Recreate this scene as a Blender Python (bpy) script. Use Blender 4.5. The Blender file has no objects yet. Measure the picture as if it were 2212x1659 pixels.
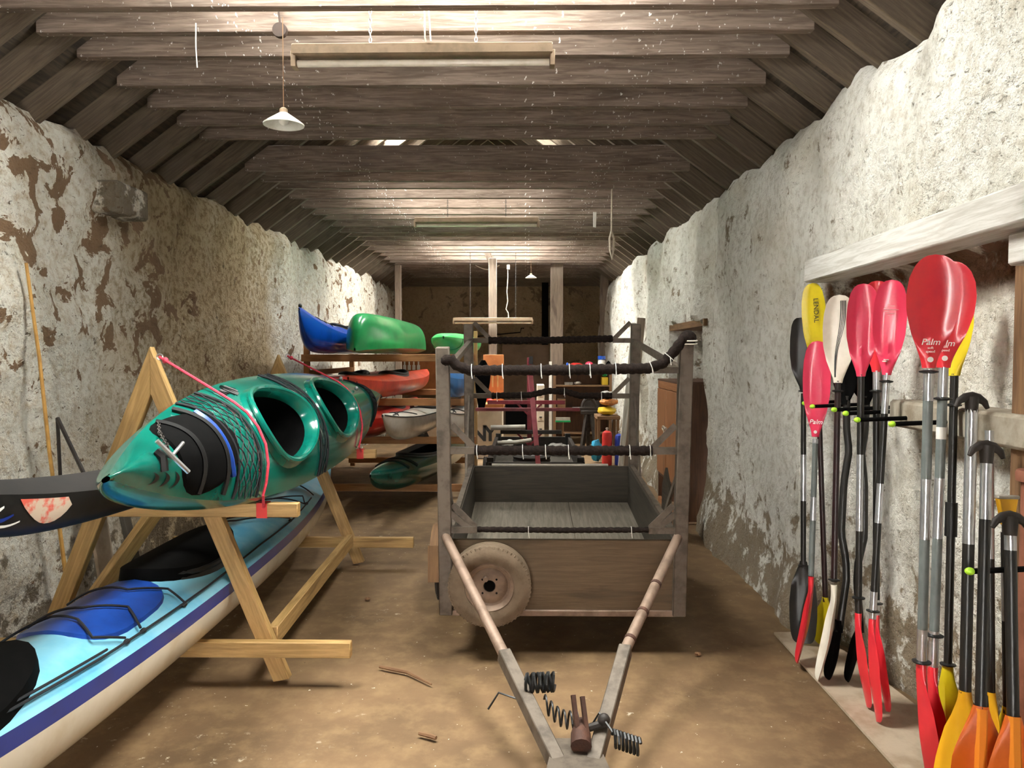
import bpy, bmesh, math, random
from math import sin, cos, pi, radians, sqrt, exp
from mathutils import Vector, Matrix, noise
random.seed(7)
V = Vector
sc = bpy.context.scene
COL = sc.collection

# ------------------------------------------------------------------ camera, world, exposure
# Everything below is measured in survey units (the camera is 1.5 units above the floor);
# UNIT turns them into metres when a mesh is built.
UNIT = 1.18
FPX, W, H = 1660.0, 2212, 1659
PITCH, YAW = math.atan((829.5 - 765) / FPX), math.atan(29 / FPX)
cd = bpy.data.cameras.new('camera'); cam = bpy.data.objects.new('camera', cd); COL.objects.link(cam)
cd.sensor_width = 36; cd.lens = 36 * FPX / W; cd.clip_end = 200
cam.location = (0, 0, 1.5 * UNIT); cam.rotation_euler = (pi / 2 - PITCH, 0, YAW)
sc.camera = cam
CR = Matrix.Rotation(YAW, 3, 'Z') @ Matrix.Rotation(pi / 2 - PITCH, 3, 'X')

wd = bpy.data.worlds.new('daylight'); sc.world = wd; wd.use_nodes = True
wb = wd.node_tree.nodes['Background']; wb.inputs[0].default_value = (1.0, 0.97, 0.92, 1); wb.inputs[1].default_value = 84.0
sc.view_settings.view_transform = 'Standard'; sc.view_settings.look = 'None'
sc.view_settings.exposure = 0.40; sc.view_settings.gamma = 1; sc.view_settings.use_curve_mapping = False

def at(px, py, d):
    """point seen at photo pixel (px, py) on the plane d units down the room"""
    r = CR @ V(((px - W / 2) / FPX, (H / 2 - py) / FPX, -1))
    return V((0, 0, 1.5)) + r * (d / r.y)
def on_floor(px, py, z=0.0):
    r = CR @ V(((px - W / 2) / FPX, (H / 2 - py) / FPX, -1))
    return V((0, 0, 1.5)) + r * ((z - 1.5) / r.z)

# ------------------------------------------------------------------ materials
MATS = {}
def lin(c):
    if isinstance(c, str):
        c = [int(c[i:i + 2], 16) / 255 for i in (0, 2, 4)]
        c = [x / 12.92 if x <= .04045 else ((x + .055) / 1.055) ** 2.4 for x in c]
    return (*c[:3], 1)
class NT:
    def __init__(s, name):
        s.m = bpy.data.materials.new(name); s.m.use_nodes = True; s.t = s.m.node_tree; s.n = s.t.nodes; s.p = s.n['Principled BSDF']
    def node(s, typ, **kw):
        n = s.n.new(typ)
        for k, v in kw.items(): setattr(n, k, v)
        return n
    def link(s, a, b): s.t.links.new(a, b)
    def coords(s, kind, scale):
        tc = s.node('ShaderNodeTexCoord'); mp = s.node('ShaderNodeMapping')
        s.link(tc.outputs[kind], mp.inputs[0]); mp.inputs[3].default_value = scale if hasattr(scale, '__len__') else (scale,) * 3
        return mp.outputs[0]
    def noise(s, vec, scale, detail=4, rough=.6, dist=0):
        n = s.node('ShaderNodeTexNoise'); s.link(vec, n.inputs['Vector']); n.inputs['Scale'].default_value = scale
        n.inputs['Detail'].default_value = detail; n.inputs['Roughness'].default_value = rough; n.inputs['Distortion'].default_value = dist
        return n.outputs['Fac']
    def ramp(s, val, lo, hi, a=0.0, b=1.0):
        n = s.node('ShaderNodeMapRange'); n.interpolation_type = 'SMOOTHSTEP'; s.link(val, n.inputs[0])
        for i, x in zip((1, 2, 3, 4), (lo, hi, a, b)): n.inputs[i].default_value = x
        return n.outputs[0]
    def math(s, op, a, b):
        n = s.node('ShaderNodeMath', operation=op)
        for i, x in enumerate((a, b)):
            if isinstance(x, (int, float)): n.inputs[i].default_value = x
            else: s.link(x, n.inputs[i])
        return n.outputs[0]
    def mix(s, fac, a, b):
        n = s.node('ShaderNodeMix', data_type='RGBA')
        s.link(fac, n.inputs[0])
        for i, x in ((6, a), (7, b)):
            if isinstance(x, (tuple, str, list)): n.inputs[i].default_value = lin(x)
            else: s.link(x, n.inputs[i])
        return n.outputs[2]
    def bump(s, h, strength, dist=.02):
        n = s.node('ShaderNodeBump'); n.inputs['Strength'].default_value = strength; n.inputs['Distance'].default_value = dist
        s.link(h, n.inputs['Height']); s.link(n.outputs[0], s.p.inputs['Normal'])
    def fin(s, col, rough=.6, metal=0, coat=0):
        if isinstance(col, (tuple, str, list)): s.p.inputs['Base Color'].default_value = lin(col)
        else: s.link(col, s.p.inputs['Base Color'])
        s.p.inputs['Roughness'].default_value = rough; s.p.inputs['Metallic'].default_value = metal
        s.p.inputs['Coat Weight'].default_value = coat; s.p.inputs['Coat Roughness'].default_value = .12
        return s.m

def plain(name, col, col2=None, scale=9, rough=.5, metal=0, coat=0, lo=.4, hi=.7, bump=0, kind='Object', stretch=1, bscale=60):
    """a coloured surface with a second tone worn into it by noise"""
    if name in MATS: return MATS[name]
    t = NT(name); v = t.coords(kind, stretch)
    c = col
    if col2 is not None: c = t.mix(t.ramp(t.noise(v, scale, 5), lo, hi), col, col2)
    if bump: t.bump(t.noise(v, bscale, 4), bump, .01)
    MATS[name] = t.fin(c, rough, metal, coat); return MATS[name]

def timber(name, a, b, c, rough=.75, specks=None, bump=.25):
    t = NT(name); v = t.coords('UV', (1.5, 22, 22)); v2 = t.coords('UV', (.7, 4, 4))
    g = t.noise(v, 2.2, 6, .65, .6); k = t.noise(v2, 2.0, 4, .6, .8)
    col = t.mix(t.ramp(g, .36, .66), a, b); col = t.mix(t.ramp(k, .52, .74, 0, .8), col, c)
    if specks:
        sp = t.noise(t.coords('Object', (1, 1, .6)), 42, 2, .6)
        cl = t.noise(t.coords('Object', 1), 2.2, 3)
        col = t.mix(t.math('MULTIPLY', t.ramp(sp, .67, .71), t.ramp(cl, .38, .6)), col, specks)
    t.bump(g, bump, .01)
    return t.fin(col, rough)

def whitewash(name, white, tan, stone, axis=1, mode='left'):
    """limewashed rubble: broken lime coat, tan damp bloom, bare stone where it has fallen off"""
    t = NT(name); v = t.coords('Object', 1)
    tc = t.node('ShaderNodeTexCoord'); sx = t.node('ShaderNodeSeparateXYZ'); t.link(tc.outputs['Object'], sx.inputs[0])
    X, Y, Z = sx.outputs
    big = t.noise(v, .9, 4, .55); med = t.noise(v, 3.9 if mode == 'left' else 3.2, 6, .62, .5); fine = t.noise(v, 16, 5, .7); grit = t.noise(v, 55, 3, .7)
    col = t.mix(t.ramp(fine, .42, .72, 0, .75), white, tan if mode != 'right' else 'b3aa98')
    if mode == 'left':
        zone = t.math('MULTIPLY', t.ramp(Y, 4.9, 6.6), t.ramp(Y, 8.8, 10.0, 1, 0))
        m2 = t.math('ADD', t.math('MULTIPLY', zone, .42), big)
        col = t.mix(t.ramp(m2, .5, .98, 0, .9), col, tan)
        col = t.mix(t.math('MULTIPLY', zone, t.ramp(fine, .45, .62, 0, .75)), col, '7a6440')
        top = t.math('MULTIPLY', t.ramp(Z, 1.5, 1.9), t.ramp(Y, 6.4, 7.4, 1, 0))
        far = t.math('MULTIPLY', t.ramp(Y, 10.6, 11.6), .035)
        th = t.math('ADD', t.math('ADD', t.math('MULTIPLY', top, .085), far), med)
        col = t.mix(t.ramp(th, .618, .632), col, stone)
        low = t.math('ADD', t.ramp(Z, .1, .75, .22, 0), t.noise(v, 6, 5, .7))
        col = t.mix(t.ramp(low, .62, .72, 0, .85), col, '5a4a34')
    elif mode == 'right':
        col = t.mix(t.ramp(big, .46, .72, 0, .6), col, 'b9ae98')
        far = t.math('MULTIPLY', t.ramp(Y, 5.2, 6.5), .03)
        low = t.math('ADD', t.math('ADD', t.ramp(Z, .05, 1.0, .2, 0), far), t.noise(v, 5, 6, .7))
        col = t.mix(t.ramp(low, .60, .68, 0, .85), col, '75603f')
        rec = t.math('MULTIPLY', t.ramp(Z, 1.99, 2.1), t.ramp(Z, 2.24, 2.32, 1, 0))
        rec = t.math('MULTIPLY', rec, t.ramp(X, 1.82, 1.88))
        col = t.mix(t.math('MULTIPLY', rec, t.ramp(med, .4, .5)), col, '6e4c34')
    else:
        col = t.mix(t.ramp(big, .4, .65), col, tan)
        col = t.mix(t.ramp(med, .56, .64, 0, .8), col, stone)
    pit = t.noise(t.coords('Object', (1, 1, 1.7)), 21, 6, .72, .8)
    col = t.mix(t.ramp(pit, .645 if mode == 'right' else .605, .69 if mode == 'right' else .665), col, '6d5a40' if mode != 'right' else '85745a')
    hh = t.math('ADD', t.math('MULTIPLY', fine, .8), t.math('ADD', t.math('MULTIPLY', med, .9), t.math('MULTIPLY', grit, .25)))
    pit2 = t.noise(t.coords('Object', (1, 1, 1.5)), 44, 4, .7, 1.2)
    col = t.mix(t.ramp(pit2, .66, .70, 0, .9), col, '6a5a44')
    t.bump(t.math('SUBTRACT', hh, t.math('ADD', t.math('MULTIPLY', t.ramp(pit, .6, .7), .6), t.math('MULTIPLY', t.ramp(pit2, .62, .7), .4))), 1.0, .05)
    return t.fin(col, .92)

M = {}
M['wall_left'] = whitewash('limewash_left', 'dfdacd', 'ad9671', '7d6248', mode='left')
M['wall_right'] = whitewash('limewash_right', 'e8e5dc', 'c4b69c', '6d5038', mode='right')
M['wall_back'] = whitewash('limewash_back', 'ac977a', '8d785d', '64523f', mode='back')
M['joist'] = timber('weathered_joist', '6b5a4d', '8c7b6e', '524438', .8, specks='e4e0da')
M['rafter'] = timber('dark_rafter', '594d41', '716250', '40372d', .85)
M['sarking'] = timber('roof_boards', '3a3128', '524638', '261f19', .9)
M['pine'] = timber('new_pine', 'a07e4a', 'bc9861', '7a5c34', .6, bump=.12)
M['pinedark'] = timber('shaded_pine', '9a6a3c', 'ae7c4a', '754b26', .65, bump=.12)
M['oldwood'] = timber('old_brown_timber', '6a4c33', '80603f', '4c3522', .8)
M['postwood'] = timber('grey_post', '75665a', '8a7b6b', '5a4d42', .8)
M['paintwood'] = timber('flaked_white_paint', 'cfcdc7', 'b3afa6', '8a8275', .8)
M['darkply'] = timber('dark_plywood', '3a342b', '484035', '2a251f', .7)
M['ply'] = timber('muddy_plywood', '574632', '66533d', '463726', .8)
M['plyfloor'] = timber('worn_plywood', '6e6558', '827a6c', '4f483e', .8)
M['cupboard'] = timber('varnished_cupboard', '8d5a35', '9f6b42', '6d4327', .6)
M['cupside'] = timber('cupboard_side', '4a3020', '5a3b27', '352116', .7)

def floor_mat():
    t = NT('dusty_concrete'); v = t.coords('Object', 1)
    a = t.noise(v, 1.1, 5, .6); b = t.noise(v, 6, 6, .65); c = t.noise(v, 38, 3, .6); d = t.noise(v, 13, 6, .75)
    col = t.mix(t.ramp(a, .35, .7), '73593c', '5e482e'); col = t.mix(t.ramp(b, .4, .72, 0, .7), col, '866c4a')
    cl = t.noise(v, .75, 3, .5)
    col = t.mix(t.math('MULTIPLY', t.ramp(d, .60, .68), t.ramp(cl, .52, .66)), col, 'd6cbb4')
    col = t.mix(t.ramp(c, .72, .745), col, 'dcd4c2'); col = t.mix(t.ramp(t.noise(v, 24, 3), .72, .76, 0, .7), col, '4e3a22')
    t.bump(t.math('ADD', b, t.math('MULTIPLY', c, .4)), .25, .012)
    return t.fin(col, .8)
M['floor'] = floor_mat()
M['galv'] = plain('galvanised_steel', '685d51', '4b4238', 14, .6, .25, bump=.1)
M['galvbrown'] = plain('dusty_steel_tube', '8a7464', '6c5848', 10, .55, .2, bump=.1)
M['alu'] = plain('brushed_aluminium', 'd9dade', 'c4c6ca', 20, .28, .85)
M['rust'] = plain('rusty_iron', '432b21', '5a3a2b', 16, .7, .3, bump=.3)
M['blackpad'] = plain('black_foam_wrap', '1d1714', '2d2420', 60, .9, bump=.5, bscale=90)
M['rubber'] = plain('dusty_tyre', '6e5d4a', '5c4d3b', 12, .85, bump=.2)
M['rubberdark'] = plain('black_tyre', '2a2521', '3a342e', 12, .85)
M['rim'] = plain('muddy_wheel_rim', '8a7462', '735f4f', 14, .6, .2)
M['black'] = plain('black_plastic', '121212', '1c1b1a', 20, .45)
M['matblack'] = plain('matt_black', '060606', '0b0a0a', 20, .9)
M['whiteplastic'] = plain('white_plastic', 'ece9e2', 'd9d4c8', 8, .4)
M['white'] = plain('white_mark', 'f2efe8', None, rough=.5)
M['brass'] = plain('beige_enamel', '937e66', '7c6a54', 10, .55, .1)
M['enamel'] = plain('white_enamel', 'e2e0d8', 'c9c4b8', 10, .4)
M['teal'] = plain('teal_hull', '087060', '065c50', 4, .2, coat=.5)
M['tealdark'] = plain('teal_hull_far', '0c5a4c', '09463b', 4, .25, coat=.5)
M['sky'] = plain('sky_blue_deck', '8accE2', '66b8dc', 3, .25, coat=.5)
M['navy'] = plain('navy_stripe', '12358c', '0e2b78', 4, .3, coat=.4)
M['cream'] = plain('cream_hull', 'e6ddc9', 'd8cbb0', 4, .25, coat=.5)
M['hatchblue'] = plain('royal_blue_cover', '184aa8', '133c8f', 8, .35)
M['blueplastic'] = plain('bright_blue_hull', '0b4fc0', '093f9e', 4, .3, coat=.4)
M['green'] = plain('grass_green_hull', '1f9a55', '187f46', 3, .3, coat=.4)
M['lime'] = plain('light_green_hull', '5fe07c', '4fc86b', 4, .35)
M['redhull'] = plain('red_hull', 'b3241a', '8c1a14', 4, .35, coat=.3)
M['orangehull'] = plain('orange_red_hull', 'd0452a', 'a3301c', 4, .35, coat=.3)
M['whitehull'] = plain('off_white_hull', 'ded6cb', 'c6bbad', 4, .3, coat=.3)
M['bluehull2'] = plain('mid_blue_hull', '2b74b8', '215e98', 4, .35)
M['redblade'] = plain('red_blade', 'e0303a', 'd2283a', 6, .3, coat=.25)
M['pinkblade'] = plain('pinkish_red_blade', 'e23a5c', 'd83050', 6, .32, coat=.2)
M['yellowblade'] = plain('yellow_blade', 'd8c21c', 'c4ae14', 6, .35)
M['brightyellow'] = plain('golden_yellow_blade', 'f0b31e', 'e6a416', 6, .4)
M['orangeblade'] = plain('orange_blade', 'dd6a18', 'cc5a12', 6, .45)
M['orangestripe'] = plain('light_orange_rib', 'f09028', None, rough=.45)
M['creamblade'] = plain('cream_blade', 'e8e0d0', 'd9cfbc', 6, .35)
M['greyshaft'] = plain('grey_shaft', '6f7674', '5f6664', 10, .4)
M['blackshaft'] = plain('black_shaft', '1b1a19', '26231f', 10, .35)
M['maroonshaft'] = plain('dark_maroon_shaft', '2a1214', '1a0d0d', 10, .35)
M['neon'] = plain('neon_green_tip', 'b6f03a', None, rough=.5)
M['pinkrope'] = plain('pink_rope', 'e8455c', 'c93048', 60, .7)
M['redtape'] = plain('red_tape', 'e03a34', None, rough=.5)
M['redpaint'] = plain('red_painted_steel', '862c36', '6b2029', 10, .5)
M['pinkpaint'] = plain('faded_red_steel', 'd0707a', 'b85a66', 10, .5)
M['lightpipe'] = plain('pale_pipe_foam', 'b9b2a6', 'a39b8d', 10, .7)
M['stone'] = plain('grey_sandstone', 'a39a8a', '7c705e', 7, .9, bump=.5, bscale=25)
M['boardgrey'] = plain('pale_floor_board', 'b8a690', '9a866e', 5, .8, bump=.15)
M['rope'] = plain('beige_cord', 'cfc4b2', 'b3a690', 40, .85)
M['darkcord'] = plain('dark_cord', '15161c', None, rough=.8)
M['orangewood'] = plain('orange_board', 'b5703c', 'a05f30', 5, .6)
M['pinkwall'] = plain('pink_grey_plaster', '94806f', '7f6b5b', 2, .9)
M['cream_panel'] = plain('cream_panel', 'cfc0ac', 'bfae98', 4, .6)
M['dirtyhand'] = plain('grey_bag', '8f8a84', '6b655e', 10, .6)
M['canred'] = plain('red_cylinder', 'c4302c', 'a52520', 8, .4)
M['canblue'] = plain('blue_cylinder', '2a3f9a', '20317c', 8, .4)
M['turq'] = plain('turquoise_bag', '1f8fb4', '17789a', 10, .6)
M['greenplastic'] = plain('green_plastic', '1aa05c', None, rough=.4)
M['yellowplastic'] = plain('yellow_plastic', 'c9a825', None, rough=.5)
M['orangebag'] = plain('orange_net_bag', 'c07a3c', '8f5a2c', 20, .7)
M['bamboo'] = plain('bamboo_cane', 'c99a52', 'ad8140', 12, .5)
M['terracotta'] = plain('terracotta', '8a5540', '74452f', 10, .8)
M['pulley'] = plain('dark_brown_pulley', '3a2a20', '2a1e17', 12, .8)
M['iron'] = plain('dark_iron', '3a3430', '2a2522', 12, .6, .4)
def glass():
    m = bpy.data.materials.new('skylight_glass'); m.use_nodes = True; n = m.node_tree.nodes; l = m.node_tree.links
    t = n.new('ShaderNodeBsdfTransparent'); t.inputs[0].default_value = (.9, .93, .92, 1); g = n.new('ShaderNodeBsdfGlossy'); g.inputs['Roughness'].default_value = .1
    f = n.new('ShaderNodeFresnel'); f.inputs[0].default_value = 1.45; x = n.new('ShaderNodeMixShader')
    l.new(f.outputs[0], x.inputs[0]); l.new(t.outputs[0], x.inputs[1]); l.new(g.outputs[0], x.inputs[2]); l.new(x.outputs[0], n['Material Output'].inputs[0]); return m
M['blackpad'].node_tree.nodes['Principled BSDF'].inputs['Specular IOR Level'].default_value = .12
M['matblack'].node_tree.nodes['Principled BSDF'].inputs['Specular IOR Level'].default_value = .08
M['glass'] = glass()
M['tube'] = plain('fluorescent_tube_glass', 'e6dfd0', 'd8cfbd', 10, .25)

# ------------------------------------------------------------------ mesh builder
def frame(d, up=V((0, 0, 1))):
    d = d.normalized(); s = d.cross(up)
    if s.length < 1e-4: s = d.cross(V((0, 1, 0)))
    s.normalize(); return d, s, s.cross(d)
class MB:
    def __init__(s): s.v = []; s.f = []; s.uv = []; s.mi = []; s.cur = 0
    def face(s, idx, uvs=None):
        s.f.append(idx); s.uv.append(uvs or [(0, 0)] * len(idx)); s.mi.append(s.cur)
    def quad(s, *p):
        o = len(s.v); s.v += [V(x) for x in p]; s.face(list(range(o, o + len(p))), [(i & 1, i >> 1) for i in range(len(p))])
    def grid(s, P, cu=False, cv=False, keep=None, mat=None):
        nu, nv = len(P), len(P[0]); o = len(s.v)
        for r in P: s.v += [V(x) for x in r]
        L = [0]
        for i in range(1, nu + 1): L.append(L[-1] + (V(P[i % nu][0]) - V(P[i - 1][0])).length)
        Wd = [0]
        for j in range(1, nv + 1): Wd.append(Wd[-1] + (V(P[nu // 2][j % nv]) - V(P[nu // 2][j - 1])).length)
        for i in range(nu if cu else nu - 1):
            for j in range(nv if cv else nv - 1):
                if keep and not keep(i, j): continue
                i2, j2 = (i + 1) % nu, (j + 1) % nv
                if mat: s.cur = mat(i, j)
                s.face([o + i * nv + j, o + i2 * nv + j, o + i2 * nv + j2, o + i * nv + j2],
                       [(L[i] * UNIT, Wd[j] * UNIT), (L[i + 1] * UNIT, Wd[j] * UNIT), (L[i + 1] * UNIT, Wd[j + 1] * UNIT), (L[i] * UNIT, Wd[j + 1] * UNIT)])
        return o
    def bar(s, p0, p1, w, h, up=V((0, 0, 1))):
        p0, p1 = V(p0), V(p1); d, sd, u = frame(p1 - p0, V(up)); L = (p1 - p0).length * UNIT
        o = len(s.v); r = random.random() * 9
        for p in (p0, p1):
            for a, b in ((-1, -1), (1, -1), (1, 1), (-1, 1)): s.v.append(p + sd * (a * w / 2) + u * (b * h / 2))
        for k in range(4):
            k2 = (k + 1) % 4; t = (w if k % 2 == 0 else h) * UNIT
            s.face([o + k, o + k2, o + 4 + k2, o + 4 + k], [(r, k * .3), (r, k * .3 + t), (r + L, k * .3 + t), (r + L, k * .3)])
        s.face([o + 3, o + 2, o + 1, o], [(r, 0), (r + .02, 0), (r + .02, .1), (r, .1)]); s.face([o + 4, o + 5, o + 6, o + 7], [(r, 0), (r + .02, 0), (r + .02, .1), (r, .1)])
    def box(s, lo, hi):
        lo, hi = V(lo), V(hi); c = (lo + hi) / 2; d = hi - lo; k = max(range(3), key=lambda i: d[i])
        a = V((0, 0, 0)); a[k] = d[k] / 2
        up = V((0, 0, 1)) if k != 2 else V((0, 1, 0)); _, sd, u = frame(a, up)
        w = abs(sd.dot(d)); h = abs(u.dot(d)); s.bar(c - a, c + a, w, h, up)
    def prism(s, poly, y0, y1, ax='y'):
        """polygon of (a, b) pairs pushed along an axis: y: (x, z), x: (y, z), z: (x, y)"""
        f = {'y': lambda a, b, t: V((a, t, b)), 'x': lambda a, b, t: V((t, a, b)), 'z': lambda a, b, t: V((a, b, t))}[ax]
        n = len(poly); o = len(s.v)
        s.v += [f(a, b, y0) for a, b in poly] + [f(a, b, y1) for a, b in poly]
        s.face(list(range(o, o + n))[::-1], [(a * UNIT, b * UNIT) for a, b in poly][::-1]); s.face(list(range(o + n, o + 2 * n)), [(a * UNIT, b * UNIT) for a, b in poly])
        for k in range(n):
            k2 = (k + 1) % n; s.face([o + k, o + k2, o + n + k2, o + n + k], [(0, 0), (.1, 0), (.1, .05), (0, .05)])
    def tube(s, pts, r, seg=8, caps=True, closed=False):
        pts = [V(p) for p in pts]; n = len(pts); R = r if hasattr(r, '__len__') else [r] * n; P = []; u = None
        for i, p in enumerate(pts):
            d = (pts[(i + 1) % n] - pts[i - 1]) if closed else (pts[min(i + 1, n - 1)] - pts[max(i - 1, 0)])
            if d.length < 1e-9: d = V((0, 0, 1))
            d.normalize()
            if u is None:
                _, sd, u = frame(d)
            u = (u - d * u.dot(d)); u = u.normalized() if u.length > 1e-6 else frame(d)[2]; sd = d.cross(u)
            P.append([p + (sd * cos(2 * pi * k / seg) + u * sin(2 * pi * k / seg)) * R[i] for k in range(seg)])
        o = s.grid(P, cu=closed, cv=True)
        if caps and not closed:
            s.face([o + k for k in range(seg)][::-1]); s.face([o + (n - 1) * seg + k for k in range(seg)])
    def lathe(s, prof, M4=Matrix(), seg=24, cap=False):
        P = [[M4 @ V((r * cos(2 * pi * k / seg), r * sin(2 * pi * k / seg), z)) for k in range(seg)] for r, z in prof]
        o = s.grid(P, cv=True)
        if cap: s.face([o + k for k in range(seg)][::-1]); s.face([o + (len(prof) - 1) * seg + k for k in range(seg)])
    def ball(s, c, r, seg=12, rings=8, lump=0, seed=0):
        c = V(c); r = V(r) if hasattr(r, '__len__') else V((r, r, r)); P = []
        for i in range(rings + 1):
            th = pi * min(max(i / rings, .01), .99); row = []
            for k in range(seg):
                n = V((sin(th) * cos(2 * pi * k / seg), sin(th) * sin(2 * pi * k / seg), -cos(th)))
                q = 1 + (lump * noise.noise(n * 2.2 + V((seed * 7.3, seed, 0))) if lump else 0)
                row.append(c + V((n.x * r.x, n.y * r.y, n.z * r.z)) * q)
            P.append(row)
        s.grid(P, cv=True)
    def build(s, name, mats, parent=None, world=True, bev=0, flat=False, origin=None):
        mats = mats if isinstance(mats, (list, tuple)) else [mats]
        me = bpy.data.meshes.new(name); vs = [v * UNIT for v in s.v]
        ob = bpy.data.objects.new(name, me); COL.objects.link(ob)
        if parent is not None:
            ob.parent = parent
            if world:
                im = parent.get('_inv'); im = INV[parent.name]; vs = [im @ v for v in vs]
            INV[ob.name] = INV[parent.name]
        else:
            if origin is None:
                lo = [min(v[i] for v in vs) for i in range(3)]; hi = [max(v[i] for v in vs) for i in range(3)]
                og = V(((lo[0] + hi[0]) / 2, (lo[1] + hi[1]) / 2, lo[2]))
            else: og = V(origin) * UNIT
            vs = [v - og for v in vs]; ob.location = og; INV[ob.name] = Matrix.Translation(-og)
        me.from_pydata([tuple(v) for v in vs], [], s.f)
        uvl = me.uv_layers.new(name='UVMap'); k = 0
        flatuv = [c for f in s.uv for uv in f for c in uv]; uvl.data.foreach_set('uv', flatuv)
        for m in mats: me.materials.append(m)
        me.polygons.foreach_set('material_index', s.mi)
        bm = bmesh.new(); bm.from_mesh(me)
        if bev:
            es = [e for e in bm.edges if len(e.link_faces) == 2 and e.calc_face_angle(0) > .6]
            bmesh.ops.bevel(bm, geom=es, offset=bev * UNIT, segments=1, affect='EDGES', clamp_overlap=True)
        bm.normal_update(); bmesh.ops.recalc_face_normals(bm, faces=bm.faces[:]); bm.to_mesh(me); bm.free()
        if not flat:
            me.polygons.foreach_set('use_smooth', [True] * len(me.polygons)); me.set_sharp_from_angle(angle=radians(38))
        me.update(); return ob
INV = {}
def tag(o, label=None, cat=None, group=None, kind=None):
    if label: o['label'] = label
    if cat: o['category'] = cat
    if group: o['group'] = group
    if kind: o['kind'] = kind
    return o
def thing(name, label, cat, loc=(0, 0, 0), rot=None, group=None):
    o = bpy.data.objects.new(name, None); COL.objects.link(o); o.empty_display_size = .1
    m = Matrix.Translation(V(loc) * UNIT)
    if rot is not None: m = m @ rot.to_4x4()
    o.matrix_world = m; INV[o.name] = m.inverted()
    return tag(o, label, cat, group)
def struct(name, mb, mat, label=None, **kw):
    o = mb.build(name, mat, **kw); return tag(o, label, None, None, 'structure')
def one(name, mb, mat, label, cat, group=None, **kw): return tag(mb.build(name, mat, **kw), label, cat, group)
def part(name, mb, mat, parent, label=None, **kw): return tag(mb.build(name, mat, parent, **kw), label)
def copy_tree(o, parent=None):
    c = o.copy(); COL.objects.link(c)
    if parent is not None: c.parent = parent
    for ch in list(o.children): copy_tree(ch, c)
    return c
def text(body, name, mat, parent, M4, size, extrude=.0012, shear=0, label=None, bold=0):
    """lettering laid on a face: M4 is its frame in parent's local units"""
    cu = bpy.data.curves.new(name, 'FONT'); cu.body = body; cu.size = size * UNIT; cu.extrude = extrude; cu.align_x = 'CENTER'; cu.align_y = 'CENTER'; cu.shear = shear; cu.resolution_u = 4; cu.offset = bold * UNIT
    tmp = bpy.data.objects.new(name, cu); COL.objects.link(tmp); me = bpy.data.meshes.new_from_object(tmp.evaluated_get(bpy.context.evaluated_depsgraph_get()))
    bpy.data.objects.remove(tmp); bpy.data.curves.remove(cu); me.materials.clear(); me.materials.append(mat)
    o = bpy.data.objects.new(name, me); COL.objects.link(o); o.parent = parent
    m = M4.copy(); m.translation = m.translation * UNIT; o.matrix_local = m; return tag(o, label)
def smooth(a, b, x):
    t = min(max((x - a) / (b - a), 0), 1); return t * t * (3 - 2 * t)
def interp(tab, x):
    for (a, b), (c, d) in zip(tab, tab[1:]):
        if x <= c: return b + (d - b) * (x - a) / (c - a) if c > a else d
    return tab[-1][1]

# ------------------------------------------------------------------ the shell
XL, XR, YB, YF, ZW, ZC = -2.6, 1.52, 16.0, -1.6, 2.80, 3.06
def fbm(p, oct=4): return noise.fractal(p, 1.0, 2.0, oct)
def wall_off_left(y, z):
    p = V((3.1, y, z)); n = fbm(p * 1.1, 3) * .05 + fbm(V((9, y * 3.2, z * 3.4)), 4) * .028 + fbm(V((4, y * 9, z * 9)), 3) * .012
    return n + .06 * smooth(6.5, 9, y) * (.6 * sin(y * 4.1 + z) + .4 * sin(y * 9.7))
def wall_off_right(y, z):
    p = V((13.1, y, z)); n = fbm(p * 1.2, 3) * .05 + fbm(V((19, y * 3.2, z * 2.4)), 4) * .026 + fbm(V((14, y * 10, z * 10)), 3) * .010
    n += .075 * smooth(4.6, 7, y) * (.6 * sin(y * 5.3 + .6 * sin(z * 2)) + .4 * sin(y * 11.7 + z)) * smooth(.2, .9, z)
    rec = smooth(4.25, 3.85, y) * smooth(1.93, 1.86, z)             # the blocked opening under the lintel
    n += .15 * rec
    door = smooth(6.55, 6.68, y) * smooth(8.05, 7.95, y) * smooth(1.80, 1.74, z)
    return n + .42 * door - .08 * smooth(.5, 0, z) * (1 - rec) * (1 - door)
def make_wall(name, x, sgn, off, mat, label, steps):
    mb = MB(); ys = []
    y = YF
    while y < YB + .2: ys.append(y); y += steps
    nz = 60; P = []
    for y in ys:
        top = ZW + .07 * fbm(V((y * 1.7, 5, sgn)), 3) + .03 * fbm(V((y * 6, 2, sgn)), 2)
        row = []
        for j in range(nz + 1):
            z = -.08 + (top + .08) * j / nz; e = max(0, (j - nz + 3) / 3.0)
            row.append(V((x + sgn * (off(y, z) + .07 * e * e), y, z)))
        row.append(V((x + sgn * .42, y, top + .02))); row.append(V((x + sgn * .55, y, 0)))
        P.append(row)
    mb.grid(P)
    return struct(name, mb, mat, label, origin=(0, 0, 0))
make_wall('wall_left', XL, -1, lambda y, z: wall_off_left(y, z), M['wall_left'], 'limewashed rubble wall on the kayak side, patches of bare stone', .05)
make_wall('wall_right', XR, 1, wall_off_right, M['wall_right'], 'limewashed rubble wall behind the hanging paddles', .05)
mb = MB(); P = []
for i in range(61):
    x = XL - .3 + i * (XR - XL + .6) / 60
    P.append([V((x, YB - .05 * fbm(V((x * 2.2, 7, z * .12 * 2.2)), 3), z * .12 - .1)) for z in range(38)])
mb.grid(P); struct('wall_back', mb, M['wall_back'], 'brown rubble gable wall at the far end', origin=(0, 0, 0))
mb = MB(); P = [[V((x, y, .012 * fbm(V((x * .8, y * .8, 0)), 2) - .006)) for x in [XL - .4 + i * .13 for i in range(38)]] for y in [YF + j * .2 for j in range(90)]]
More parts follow.
